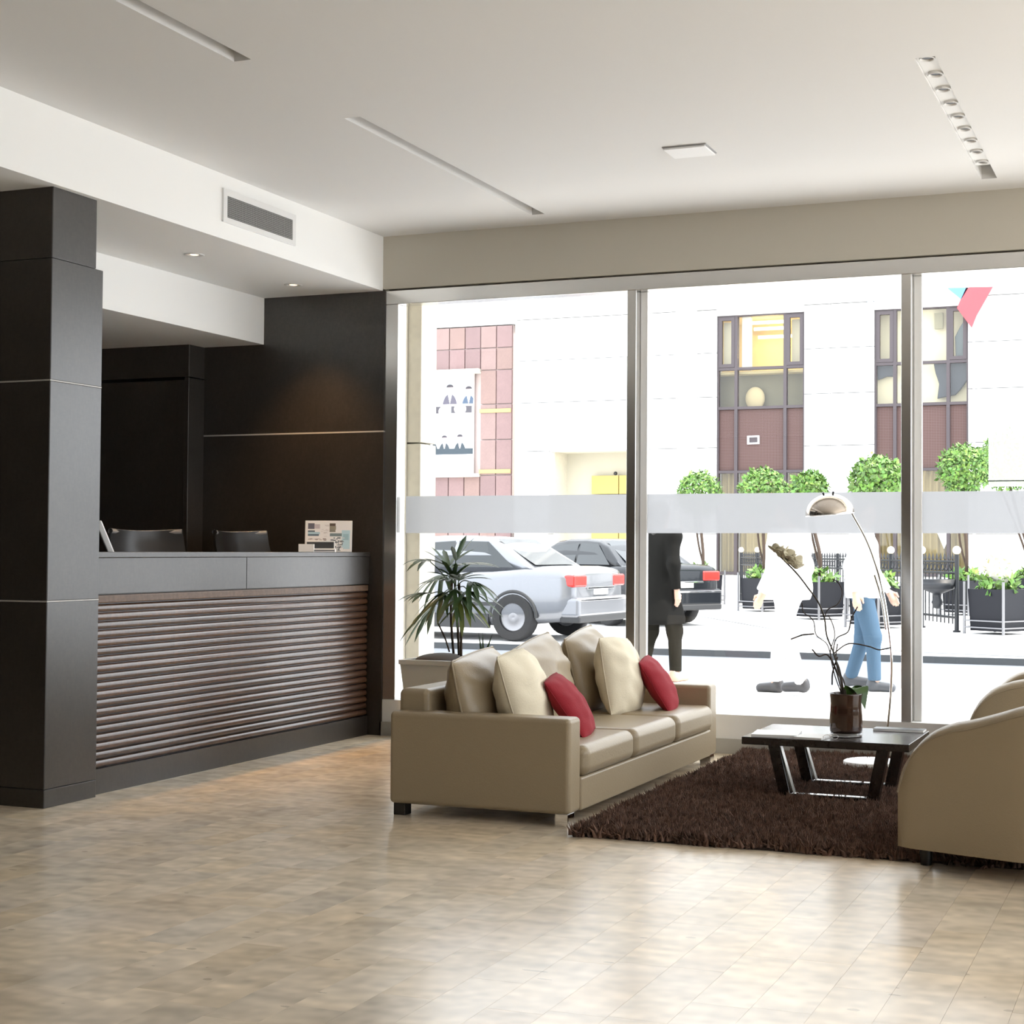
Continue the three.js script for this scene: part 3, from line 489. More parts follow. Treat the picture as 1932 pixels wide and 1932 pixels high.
// ---- potted palm
{
  const t = thing('potted_palm', 'lady palm in a square tapered pale planter behind the sofa', 'plant', [-4.335, 0, -8.19]), B = t.position;
  const pg = new THREE.CylinderGeometry(0.265, 0.19, 0.535, 4, 1, false, Math.PI / 4); pg.translate(0, 0.2675, 0); pg.computeVertexNormals(); const pgf = pg.toNonIndexed(); pgf.computeVertexNormals();
  const potM = std({ color: lin(0.48, 0.50, 0.49), roughness: 0.35 });
  mesh('pot', pgf, potM, t); mesh('pot_rim', [box(-0.193, 0.193, 0.52, 0.548, -0.193, -0.165), box(-0.193, 0.193, 0.52, 0.548, 0.165, 0.193), box(-0.193, -0.165, 0.52, 0.548, -0.165, 0.165), box(0.165, 0.193, 0.52, 0.548, -0.165, 0.165)], potM, t);
  mesh('soil', new THREE.SphereGeometry(0.165, 20, 8, 0, Math.PI * 2, 0, Math.PI / 2).scale(1, 0.28, 1).translate(0, 0.536, 0), M.soil, t);
  const on = (x, y, dz = 0) => P(x, y, -8.19 + dz).sub(B), R = rng(31);
  const canes = [[[856, 1236], [852, 1185], [851, 1140], [853, 1090]], [[866, 1236], [864, 1190], [860, 1140], [858, 1075]], [[870, 1238], [870, 1195], [868, 1150], [866, 1100]], [[848, 1230], [840, 1205], [826, 1175]]];
  canes.forEach((l, i) => mesh('cane', tube(l.map(([x, y]) => on(x, y, (i - 1.5) * 0.03)), 0.0085 - (i === 3 ? 0.003 : 0), 20, 8), M.bark, t));
  function fan(from, hub, dir, n, len, spread, mat, droop) {
    const gs = [tube([from, from.clone().lerp(hub, 0.5).add(V(0, 0.02, 0)), hub], 0.0035, 8, 5)], up = V(0, 1, 0), d = dir.clone().normalize(), side = V().crossVectors(d, up).normalize();
    for (let k = 0; k < n; k++) {
      const a = (n > 1 ? k / (n - 1) - 0.5 : 0) * spread, dd = d.clone().multiplyScalar(Math.cos(a)).addScaledVector(side, Math.sin(a)).normalize(), L = len * (0.8 + R() * 0.35), w = 0.0115 + R() * 0.006, pos = [], ix = [], m = 8, sd = V().crossVectors(dd, up).normalize();
      for (let i = 0; i <= m; i++) { const u = i / m, p = hub.clone().addScaledVector(dd, L * u).add(V(0, -droop * L * u * u, 0)), s = w * (u < 0.15 ? 0.4 + 4 * u : u > 0.75 ? (1 - u) * 3.6 + 0.08 : 1); pos.push(...p.clone().addScaledVector(sd, s).add(V(0, s * 0.35, 0)).toArray(), ...p.toArray(), ...p.clone().addScaledVector(sd, -s).add(V(0, s * 0.35, 0)).toArray()); }
      for (let i = 0; i < m; i++) for (let q = 0; q < 2; q++) { const b = i * 3 + q; ix.push(b, b + 1, b + 3, b + 1, b + 4, b + 3); }
      const g = new THREE.BufferGeometry(); g.setAttribute('position', new THREE.Float32BufferAttribute(pos, 3)); g.setIndex(ix); g.computeVertexNormals(); gs.push(g);
    }
    mesh('leaf', join(gs), mat, t);
  }
  // hubs and directions read from the photograph: [from px, hub px, tip px, depth step, leaflets, droop]
  for (const [f, h, tip, dz, n, dr, old] of [[[852, 1110], [812, 1060], [775, 1045], 0.03, 5, 0.5], [[853, 1100], [846, 1070], [822, 1035], -0.02, 5, 0.15], [[860, 1080], [868, 1066], [905, 1055], 0.05, 6, 0.2], [[858, 1085], [860, 1058], [872, 1036], 0, 4, 0.1], [[850, 1125], [812, 1120], [764, 1115], 0.06, 7, 0.35], [[851, 1128], [820, 1140], [775, 1180], 0.02, 6, 0.3], [[862, 1105], [888, 1098], [925, 1108], 0.03, 6, 0.5], [[864, 1110], [884, 1115], [915, 1140], 0.08, 5, 0.3], [[866, 1120], [872, 1125], [885, 1155], 0.1, 5, 0.3, 1], [[858, 1100], [845, 1095], [815, 1090], 0.09, 6, 0.25], [[860, 1105], [856, 1092], [850, 1060], 0.1, 6, 0.15], [[864, 1110], [866, 1096], [880, 1070], 0.09, 6, 0.25], [[853, 1120], [838, 1118], [820, 1140], 0.1, 6, 0.5], [[868, 1140], [870, 1140], [872, 1185], 0.03, 3, 0.2, 1], [[862, 1115], [858, 1112], [862, 1150], 0.12, 5, 0.3], [[856, 1100], [835, 1085], [800, 1100], -0.06, 6, 0.6]]) {
    const A = on(...f, 0), H = on(...h, dz), T2 = on(...tip, dz * 2.2), d = T2.clone().sub(H); fan(A, H, d.clone().normalize(), n, Math.max(0.2, d.length() * 1.3), 1.9, old ? M.palmLeafOld : M.palmLeaf, dr);
  }
}
// ---- a second, small pot with a young shoot
{
  const t = thing('potted_shoot', 'small white pot with a few upright young leaves beside the palm planter', 'plant', [P(915, 1238, -8.2).x, 0, -8.2]), B = t.position;
  const pg = new THREE.CylinderGeometry(0.15, 0.105, 0.53, 4, 1, false, Math.PI / 4).translate(0, 0.265, 0).toNonIndexed(); pg.computeVertexNormals(); mesh('pot', pg, M.white, t);
  mesh('soil', box(-0.09, 0.09, 0.53, 0.536, -0.09, 0.09), M.soil, t);
  for (const [x, tx] of [[912, 909], [915, 914], [918, 924]]) { const g = new THREE.ConeGeometry(0.014, 0.19, 4, 1); g.scale(1, 1, 0.25); const m = mesh('leaf', g, M.palmLeaf, t); m.position.set((x - 915) * 0.0032 + (tx - x) * 0.003, 0.625, 0.02); m.rotation.z = -(tx - x) * 0.06; }
}

// ================================================================== THE STREET
// ground: pavement before the glass, a grey road, a pale street beyond its kerb
{
  const g = structGroup('ground');
  mesh('near_pavement', box(-40, 30, -0.4, 0.0, -13.24, ZW - 0.22), M.pavement, g);
  mesh('side_pavement', box(XR + 0.27, 30, -0.4, -0.005, ZW - 0.22, 20), M.pavement, g);
  mesh('road', box(-60, 50, -0.5, -0.08, -17.5, -13.24), M.road, g);
  mesh('far_pavement', box(-60, 50, -0.4, 0.0, -40, -17.5), M.pavement, g);
  mesh('kerb_face', box(-60, 50, -0.08, -0.001, -17.5, -17.44), M.gutter, g);
  const s = new THREE.Shape([[-8.5, -26.3], [-6.14, -22.64], [-4.3, -19.64], [-3.2, -18.1], [-1.5, -17.75], [-1.5, -17.68], [-3.26, -18.0], [-4.38, -19.6], [-6.24, -22.62], [-8.6, -26.3]].map(p => new THREE.Vector2(p[0], -p[1])));
  mesh('gutter_line', new THREE.ExtrudeGeometry(s, { depth: 0.012, bevelEnabled: false }).rotateX(-Q), std({ color: lin(0.22, 0.23, 0.24), roughness: 0.9 }), g);
}
// cream stone pier just outside the glass on the left
{
  const t = thing('stone_pier', 'cream stone pier just outside the glass beside the plant', 'pillar');
  mesh('block', rbox(-6.4, -4.88, 0, 1.935, -9.11, ZW - 0.31, 0.006, 1), M.creamStone, t);
  mesh('block', rbox(-6.4, -4.88, 1.945, 5.0, -9.11, ZW - 0.31, 0.006, 1), M.creamStone, t);
}
// facade coordinates were read on a plane 32 m away and are carried out to the facade's own plane
const fx = (X, zp) => X * -zp / 32, fy = (Y, zp) => 1.22 + (Y - 1.22) * -zp / 32;
const ZA = -36, ZP = -35;
const facadeCourses = [0, 0.68, 1.6, 2.45, 3.55, 4.70, 5.70, 6.68, 6.97, 8.0, 9.0];
function courses(parent, mat, zp, depth, X0, X1, holes, cut) {   // holes: [x0, x1, y0, y1]
  for (let c = 0; c + 1 < facadeCourses.length; c++) {
    const y0 = facadeCourses[c], y1 = facadeCourses[c + 1], ym = (y0 + y1) / 2, out = y0 === 6.68 ? 0.10 : y0 === 0 ? 0.06 : 0;
    const cuts = [X0, X1, ...cut.filter((v, i) => v > X0 && v < X1 && (i + c) % 2 === 0)]; for (const h of holes) if (ym > h[2] && ym < h[3]) cuts.push(h[0], h[1]);
    cuts.sort((a, b) => a - b);
    for (let i = 0; i + 1 < cuts.length; i++) {
      const xm = (cuts[i] + cuts[i + 1]) / 2; if (cuts[i + 1] - cuts[i] < 0.05) continue;
      let lo = y0, hi = y1, skip = false; for (const h of holes) if (xm > h[0] && xm < h[1]) { if (ym > h[2] && ym < h[3]) skip = true; }
      if (skip) continue;
      mesh('stone_block', box(fx(cuts[i] + 0.006, zp), fx(cuts[i + 1] - 0.006, zp), fy(lo + 0.007, zp), fy(hi - 0.007, zp), zp - depth, zp + out), mat, parent);
    }
  }
}
const W1 = [-10.03, -8.0], W2 = [-6.43, -4.41];
const building = thing('stone_building', 'pale stone office building across the street with tall brown windows', 'building');
courses(building, M.stone, ZA, 0.35, -10.65, 12, [[W1[0], W1[1], 0.68, 6.68], [W2[0], W2[1], 0.68, 6.68]], [-7.4, -3.2, -1.2, 0.8, 2.8, 4.8, 6.8, 8.8]);
courses(building, M.stone, ZP, 0.35, -15.05, -11.0, [[-14.15, -12.0, 0, 3.55]], [-13.1, -12.2]);
mesh('return_wall', box(fx(-11.0, ZP) - 0.3, fx(-11.0, ZP) + 0.22, 0, fy(9, ZP), ZA - 0.3, ZP - 0.35), M.stone, building);
mesh('backing_wall', box(-24, 16, 0, 10.4, ZA - 2.6, ZA - 2.2), M.stone, building);
mesh('lintel', box(fx(-14.15, ZP), fx(-12.0, ZP), fy(3.78, ZP), fy(3.92, ZP), ZP - 0.35, ZP + 0.02), std({ color: lin(0.30, 0.29, 0.27), roughness: 0.8 }), building);
mesh('lintel', box(fx(-14.15, ZP), fx(-12.0, ZP), fy(3.54, ZP), fy(3.785, ZP), ZP - 0.35, ZP - 0.05), M.stone, building);
mesh('window_head', box(fx(W1[0], ZA), fx(W1[1], ZA), fy(6.54, ZA), fy(6.69, ZA), ZA - 0.35, ZA), M.stone, building);
mesh('window_head', box(fx(W2[0], ZA), fx(W2[1], ZA), fy(6.50, ZA), fy(6.69, ZA), ZA - 0.35, ZA), M.stone, building);
mesh('rain_pipe', cyl(V(fx(-4.28, ZA), 0.8, ZA + 0.05), V(fx(-4.28, ZA), fy(6.4, ZA), ZA + 0.05), 0.03), std({ color: lin(0.5, 0.5, 0.5), roughness: 0.6 }), building);
mesh('entrance_back', box(fx(-14.3, ZP), fx(-11.9, ZP), 0, fy(3.8, ZP), ZP - 1.3, ZP - 1.15), std({ color: lin(0.50, 0.47, 0.38), roughness: 0.9 }), building);
mesh('entrance_side', box(fx(-14.15, ZP) - 0.02, fx(-14.15, ZP) + 0.01, 0, fy(3.55, ZP), ZP - 1.15, ZP - 0.35), M.creamStone, building);
mesh('entrance_side', box(fx(-12.0, ZP) - 0.01, fx(-12.0, ZP) + 0.02, 0, fy(3.55, ZP), ZP - 1.15, ZP - 0.35), M.creamStone, building);
mesh('entrance_ceiling', box(fx(-14.3, ZP), fx(-11.9, ZP), fy(3.55, ZP), fy(3.6, ZP), ZP - 1.2, ZP - 0.3), M.creamStone, building);
for (const X of [-10.21, -5.06]) mesh('eaves_fitting', rbox(fx(X, ZA) - 0.09, fx(X, ZA) + 0.09, fy(7.2, ZA) - 0.025, fy(7.2, ZA) + 0.025, ZA, ZA + 0.09, 0.01), std({ color: lin(0.12, 0.12, 0.13), roughness: 0.6 }), building);
{ // yellow gates in the entrance
  const y = std({ color: lin(0.42, 0.33, 0.10), roughness: 0.6 }), t = thing('yellow_gate', 'pair of yellow gates in the entrance recess across the street', 'gate');
  const z = ZP - 0.95, a = fx(-13.42, ZP), b = fx(-12.03, ZP), m = (a + b) / 2, s = fy(2.56, ZP);
  for (const [u, v] of [[a, m - 0.01], [m + 0.01, b]]) { mesh('leaf', rbox(u, v, 0.02, s - 0.02, z - 0.05, z, 0.006), y, t); mesh('top_panel', rbox(u, v, s, fy(3.0, ZP), z - 0.05, z, 0.006), y, t); }
  mesh('knob', new THREE.SphereGeometry(0.05, 12, 8).translate((a + b) / 2 - 0.1, fy(3.05, ZP), z - 0.02), M.blackPlastic, t);
}
// tall windows
const frameM = std({ color: lin(0.052, 0.040, 0.045), roughness: 0.5 }), lattice = dataTex(128, 128, (u, v) => { const k = (u * 8 % 1 < 0.28 || v * 8 % 1 < 0.28) ? 1 : 0; return k ? [92, 74, 74] : [66, 36, 24]; }, true, 3.2);
const latticeM = std({ map: lattice, roughness: 0.7 }), curtainM = std({ color: lin(0.24, 0.19, 0.10), roughness: 0.9 }), glassFar = phy({ color: lin(0.9, 0.9, 0.85), roughness: 0.02, transmission: 1, thickness: 0, ior: 1.5 });
function tallWindow(label, W, top, bars, rows, kind) {
  const t = new THREE.Group(); t.name = 'window'; t.userData.label = label; building.add(t); const z = ZA - 0.12, X = v => fx(v, ZA), Y = v => fy(v, ZA), f = 0.07;
  const cols = [W[0], bars[0], bars[1], W[1]], rw = [top, ...rows, 0.72];
  for (const c of cols) mesh('upright', box(X(c) - f * (c === W[0] ? 0 : 0.6), X(c) + f * (c === W[1] ? 0 : 0.6), Y(0.68), Y(top), z - 0.1, z + 0.05), frameM, t);
  for (const r of rw) mesh('crossbar', box(X(W[0]), X(W[1]), Y(r) - f * 0.5, Y(r) + f * 0.5, z - 0.1, z + 0.045), frameM, t);
  for (let r = 0; r + 1 < rw.length; r++) for (let c = 0; c < 3; c++) {
    const x0 = X(cols[c]) + 0.04, x1 = X(cols[c + 1]) - 0.04, y1 = Y(rw[r]) - 0.04, y0 = Y(rw[r + 1]) + 0.04, p = new THREE.PlaneGeometry(x1 - x0, y1 - y0).translate((x0 + x1) / 2, (y0 + y1) / 2, z);
    if (r === 2) { mesh('lattice_panel', metreUV(box(x0, x1, y0, y1, z - 0.06, z - 0.02)), latticeM, t); continue; }
    if (r === 0 && c !== 1) { const d = 0.085; mesh('sash', [box(x0, x1, y0, y0 + d, z - 0.03, z + 0.06), box(x0, x1, y1 - d, y1, z - 0.03, z + 0.06), box(x0, x0 + d, y0 + d, y1 - d, z - 0.03, z + 0.06), box(x1 - d, x1, y0 + d, y1 - d, z - 0.03, z + 0.06)], frameM, t); }
    mesh('pane', p, glassFar, t);
  }
  // curtains behind the lowest lights
  for (let c = 0; c < 3; c++) { const x0 = X(cols[c]) + 0.03, x1 = X(cols[c + 1]) - 0.03, g = new THREE.PlaneGeometry(x1 - x0, Y(rows[2]) - Y(0.7), 60, 1).translate((x0 + x1) / 2, (Y(rows[2]) + Y(0.7)) / 2, z - 0.2), q = g.attributes.position; for (let i = 0; i < q.count; i++) q.setZ(i, q.getZ(i) + 0.035 * Math.sin(q.getX(i) * 38) + 0.02 * Math.sin(q.getX(i) * 13)); g.computeVertexNormals(); mesh('curtain', g, curtainM, t); }
  // the room behind
  const back = (y0, y1, d, m, nm) => mesh(nm, box(X(W[0]) - 0.4, X(W[1]) + 0.4, Y(y0), Y(y1), z - d - 0.05, z - d), m, t);
  if (kind === 'lit') {
    back(rows[0] - 0.1, top + 0.2, 1.6, std({ color: lin(0.62, 0.50, 0.26), roughness: 0.9 }), 'room_wall'); back(rows[1] - 0.2, rows[0] - 0.1, 0.5, std({ color: lin(0.115, 0.10, 0.055), roughness: 0.6 }), 'room_wall');
    mesh('room_ceiling', box(X(W[0]) - 0.4, X(W[1]) + 0.4, Y(top) + 0.02, Y(top) + 0.08, z - 1.6, z - 0.1), std({ color: lin(0.62, 0.5, 0.28), roughness: 0.9 }), t);
    mesh('room_floor', box(X(W[0]) - 0.4, X(W[1]) + 0.4, Y(rows[0]) - 0.12, Y(rows[0]) - 0.06, z - 1.6, z - 0.1), std({ color: lin(0.4, 0.33, 0.18), roughness: 0.9 }), t);
    for (const [d, h] of [[0.55, 0.12], [0.95, 0.22], [1.35, 0.38]]) mesh('tube_light', cyl(V(X(-9.42), Y(top) - h, z - d), V(X(-8.62), Y(top) - h, z - d), 0.045, 0.045, 8), std({ color: 0xffffff, emissive: new THREE.Color(1, 0.87, 0.5), emissiveIntensity: 0.55 }), t);
    const L = new THREE.PointLight(0xffdf98, 0.7, 5, 2); L.name = 'room_light'; L.position.set(X(-9.0), Y(top) - 0.75, z - 0.8); L.castShadow = true; t.add(L);
    mesh('white_pillar', box(X(-9.54), X(-9.35), Y(rows[0]), Y(top), z - 0.5, z - 0.3), M.paper, t);
    for (const [a, b] of [[-9.95, -9.68], [-8.35, -8.1]]) mesh('blind', box(X(a), X(b), Y(rows[0] + 0.05), Y(top - 0.12), z - 0.25, z - 0.2), std({ color: lin(0.55, 0.5, 0.38), roughness: 0.8 }), t);
    const ch = new THREE.SphereGeometry(0.26, 20, 12).scale(1, 1.15, 0.35).translate(X(-9.24), Y(4.68), z - 0.35); mesh('reflected_disc', ch, std({ color: lin(0.42, 0.34, 0.2), roughness: 0.8 }), t);  // beige disc modelled in place of a reflection in the pane
    mesh('vent_plate', [box(X(-9.33), X(-9.05), Y(3.62), Y(3.655), z - 0.02, z + 0.02), box(X(-9.33), X(-9.05), Y(3.775), Y(3.81), z - 0.02, z + 0.02), box(X(-9.33), X(-9.29), Y(3.655), Y(3.775), z - 0.02, z + 0.02), box(X(-9.09), X(-9.05), Y(3.655), Y(3.775), z - 0.02, z + 0.02)], M.white, t);
    mesh('vent_slats', box(X(-9.29), X(-9.09), Y(3.655), Y(3.775), z - 0.02, z - 0.01), frameM, t);
  } else {
    back(rows[1] - 0.2, top + 0.2, 0.3, std({ color: lin(0.62, 0.56, 0.42), roughness: 0.9 }), 'cream_reflection');  // cream sheet painted as the building mirrored in the panes
    const dk = std({ color: lin(0.012, 0.018, 0.035), roughness: 0.5 }), patchGeo = pts => new THREE.ExtrudeGeometry(new THREE.Shape(pts.map(p => new THREE.Vector2(X(p[0]), Y(p[1])))), { depth: 0.06, bevelEnabled: true, bevelSize: 0.02, bevelThickness: 0.02, bevelSegments: 2 }).translate(0, 0, z - 0.2);  // dark shapes set into the painted reflection
    mesh('dark_patch', patchGeo([[-5.16, 5.30], [-4.45, 5.28], [-4.45, 4.95], [-4.62, 4.72], [-4.72, 4.62], [-4.95, 4.58], [-5.08, 4.55], [-5.04, 4.85], [-5.12, 5.1]]), dk, t);
    mesh('dark_patch', patchGeo([[-6.4, 5.28], [-6.02, 5.28], [-6.02, 5.06], [-6.2, 5.07], [-6.38, 5.0]]), dk, t);
    mesh('dark_patch', patchGeo([[-4.68, 5.4], [-4.5, 5.38], [-4.48, 6.25], [-4.6, 6.05], [-4.7, 5.85]]), std({ color: lin(0.10, 0.13, 0.15), roughness: 0.6 }), t);
    mesh('hanging_lamp', box(X(-5.16), X(-4.98), Y(6.05), Y(6.4), z - 0.22, z - 0.16), std({ color: lin(0.22, 0.2, 0.14), roughness: 0.8 }), t);
    const tri = new THREE.Shape([[-5.1, 1.66], [-4.78, 1.66], [-4.94, 1.28]].map(p => new THREE.Vector2(X(p[0]), Y(p[1])))); mesh('reflected_triangle', new THREE.ExtrudeGeometry(tri, { depth: 0.01, bevelEnabled: false }).translate(0, 0, z - 0.05), M.paper, t);  // white triangle stands in for a reflection on the glass
  }
}
tallWindow('tall brown framed window with lit yellow ceiling tubes and a small vent plate', W1, 6.54, [-9.59, -8.45], [5.33, 4.44, 3.0], 'lit');
tallWindow('tall brown framed window with painted cream reflections and dark blue patches', W2, 6.50, [-5.99, -4.84], [5.31, 4.41, 3.0], 'blind');
// pink stone building
{
  const zp = -35.3, t = thing('pink_building', 'pink stone slab building with a poster window beside the pale stone building', 'building'), X = v => fx(v, zp), Y = v => fy(v, zp), R = rng(8);
  mesh('core', [box(X(-24), X(-15.12), 0, Y(6.58), zp - 1.4, zp - 0.45), box(X(-24), X(-17.9), 0, Y(6.58), zp - 0.45, zp - 0.06), box(X(-15.95), X(-15.12), 0, Y(6.58), zp - 0.45, zp - 0.06), box(X(-17.9), X(-15.95), 0, Y(3.0), zp - 0.45, zp - 0.06), box(X(-17.9), X(-15.95), Y(5.52), Y(6.58), zp - 0.45, zp - 0.06)], std({ color: lin(0.5, 0.42, 0.40), roughness: 0.9 }), t);
  const tones = [[0.24, 0.155, 0.15], [0.215, 0.14, 0.137], [0.265, 0.18, 0.165], [0.25, 0.165, 0.145]].map(c => std({ color: lin(...c), roughness: 0.7, map: cream }));
  const xs = []; for (let v = -15.12; v > -24; v -= 0.42) xs.push(v);
  const ys = [0, 0.75, 1.5, 2.25, 3.0, 3.85, 4.7, 5.52, 6.05, 6.58];
  for (let i = 0; i + 1 < xs.length; i++) for (let j = 0; j + 1 < ys.length; j++) { const a = xs[i + 1], b = xs[i], inHole = b < -15.9 && a > -17.95 && ys[j] >= 2.99 && ys[j + 1] <= 5.53; if (inHole) continue; mesh('stone_slab', rbox(X(a) + 0.012, X(b) - 0.012, Y(ys[j]) + 0.012, Y(ys[j + 1]) - 0.012, zp - 0.06, zp + R() * 0.012, 0.004, 1), tones[Math.floor(R() * 4)], t); }
  const gold = std({ color: lin(0.42, 0.31, 0.11), roughness: 0.5 });
  for (const y of [4.54, 3.09]) mesh('gold_band', box(X(-15.97), X(-15.14), Y(y) - 0.05, Y(y) + 0.05, zp - 0.02, zp + 0.03), gold, t);
  mesh('ledge', box(X(-18.2), X(-15.97), Y(5.49), Y(5.56), zp - 0.4, zp + 0.12), M.creamStone, t); mesh('ledge', box(X(-18.2), X(-15.97), Y(2.96), Y(3.04), zp - 0.4, zp + 0.12), M.creamStone, t);
  mesh('white_top', box(X(-24), X(-15.0), Y(6.6), Y(9), zp - 1.2, zp + 0.02), M.stone, t);
}
{
  const zp = -35.62, print = canvas(320, 480, (c, w, h) => {   // groups of seated people against white, faces left blank
    c.fillStyle = '#fdfdfd'; c.fillRect(0, 0, w, h); const g = c.createRadialGradient(w * .45, h * .14, 5, w * .45, h * .14, w * .45); g.addColorStop(0, '#a9dcea'); g.addColorStop(1, '#fdfdfd'); c.fillStyle = g; c.fillRect(0, h * .04, w, h * .22);
    const head = (x, y, s, coat) => { c.fillStyle = coat; c.beginPath(); c.moveTo(x - s * 1.5, y + s * 4); c.quadraticCurveTo(x - s * 1.3, y + s * .9, x, y + s * .8); c.quadraticCurveTo(x + s * 1.3, y + s * .9, x + s * 1.5, y + s * 4); c.fill(); c.fillStyle = '#f6ecec'; c.beginPath(); c.moveTo(x - s * .4, y + s * .8); c.lineTo(x + s * .4, y + s * .8); c.lineTo(x, y + s * 2.6); c.fill(); c.fillStyle = '#efd6d0'; c.beginPath(); c.ellipse(x, y, s * .62, s * .8, 0, 0, 7); c.fill(); c.fillStyle = '#3c3940'; c.beginPath(); c.ellipse(x, y - s * .35, s * .66, s * .55, 0, Math.PI, 0); c.fill(); };
    [[.1, .2, 24, '#5c5866'], [.35, .21, 23, '#4a4756'], [.64, .16, 27, '#55525e'], [.93, .18, 25, '#47566a']].forEach(a => head(a[0] * w, a[1] * h, a[2], a[3])); c.fillStyle = '#fdfdfd'; c.fillRect(0, h * .31, w, h * .7);
    c.fillStyle = '#4c4a50'; [[.05, .33, .2], [.42, .33, .2], [.66, .33, .32]].forEach(a => c.fillRect(a[0] * w, a[1] * h, a[2] * w, h * .07)); c.fillStyle = '#f4e4e2'; [[.2, .37, 26], [.56, .38, 30], [.8, .36, 30]].forEach(a => { c.beginPath(); c.ellipse(a[0] * w, a[1] * h, a[2], a[2] * .9, 0, 0, 7); c.fill(); });
    [[.06, .65, 22, '#3d444b'], [.22, .66, 22, '#39434a'], [.36, .64, 23, '#333d45'], [.56, .66, 21, '#3b444b'], [.8, .655, 22, '#38424a']].forEach(a => head(a[0] * w, a[1] * h, a[2], a[3])); c.fillStyle = '#38434b'; c.fillRect(0, h * .755, w, h * .06); c.fillStyle = '#fdfdfd'; c.fillRect(0, h * .815, w, h * .2);
  });
  const t = thing('poster', 'white poster printed with rows of people in a pink building window', 'poster', [fx(-17.02, zp), fy(3.05, zp), zp]);
  mesh('board', box(-0.98, 0.98, 0, 2.72, -0.06, 0), M.paper, t); mesh('printed_sheet', new THREE.PlaneGeometry(1.94, 2.68).translate(0, 1.36, 0.004), std({ map: print, roughness: 0.7 }), t);
}
// pennants under the eaves
for (const [pts, col, l] of [[[[-6.77, 6.9], [-6.31, 6.88], [-6.47, 6.56]], [0.35, 0.58, 0.82], 'pale blue triangular pennant under the eaves beside the lit window'], [[[-4.84, 6.87], [-4.37, 6.85], [-4.53, 6.6]], [0.16, 0.42, 0.75], 'blue triangular pennant under the eaves beside the red pennant'], [[[-4.42, 6.86], [-3.86, 6.84], [-4.20, 6.25], [-4.31, 5.98], [-4.62, 6.42]], [0.75, 0.10, 0.12], 'large red pennant hanging under the eaves of the stone building']]) {
  const s = new THREE.Shape(pts.map(p => new THREE.Vector2(fx(p[0], ZA), fy(p[1], ZA)))), t = thing('pennant', l, 'flag', [0, 0, 0], 0, 'pennants');
  mesh('cloth', new THREE.ExtrudeGeometry(s, { depth: 0.012, bevelEnabled: false }).translate(0, 0, ZA + 0.16), phy({ color: lin(...col), roughness: 0.9, transmission: 0.35, thickness: 0 }), t);
  mesh('hanging_cord', cyl(V(fx(pts[0][0], ZA), fy(pts[0][1], ZA), ZA + 0.166), V(fx(pts[1][0], ZA), fy(pts[1][1], ZA), ZA + 0.166), 0.012), M.paper, t);
}
// iron fence along the diagonal kerb
{
  const A = V(-3.31, 0, -22.78), D = V(-9.85, 0, -33.4), n = 9, t = thing('iron_fence', 'black iron railing with small cream globe lamps on its posts', 'fence'), dir = D.clone().sub(A), at = (u, y) => A.clone().addScaledVector(dir, u).setY(y);
  const ringG = new THREE.TorusGeometry(0.05, 0.011, 5, 12), globeM = std({ color: lin(0.85, 0.80, 0.62), roughness: 0.4 }), ang = Math.atan2(-dir.z, dir.x);
  for (let k = 0; k <= n; k++) { const p = at(k / n, 0), post = mesh('post', [cyl(p, p.clone().setY(1.18), 0.035, 0.035, 8), cyl(p, p.clone().setY(0.03), 0.06, 0.06, 8)], M.iron, t); mesh('globe', new THREE.SphereGeometry(0.065, 12, 8).translate(p.x, 1.245, p.z), globeM, post); }
  for (const y of [1.07, 0.90, 0.22]) mesh('rail', cyl(at(0, y), at(1, y), 0.022, 0.022, 6), M.iron, t);
  const bar = mergeGeometries([new THREE.CylinderGeometry(0.012, 0.012, 1.0, 5).translate(0, 0.62, 0), new THREE.ConeGeometry(0.028, 0.10, 5).translate(0, 1.16, 0)]);
  for (let k = 0; k < n; k++) for (let j = 1; j < 9; j++) { const p = at((k + j / 9) / n, 0), b = mesh('bar', bar, M.iron, t); b.position.copy(p); const r = mesh('ring', ringG, M.iron, b); r.position.set(dir.x * 0.5 / n / 9, 0.985, dir.z * 0.5 / n / 9); r.rotation.y = ang; }
  const u = mesh('hanging_urn', lathe([[0, 0.35], [0.05, 0.36], [0.09, 0.45], [0.06, 0.52], [0.07, 0.58], [0.26, 0.66], [0.29, 0.80], [0, 0.80]], 20), M.iron, t); u.position.copy(at(0.012, 0)).add(V(-0.22, 0, 0.1));
}
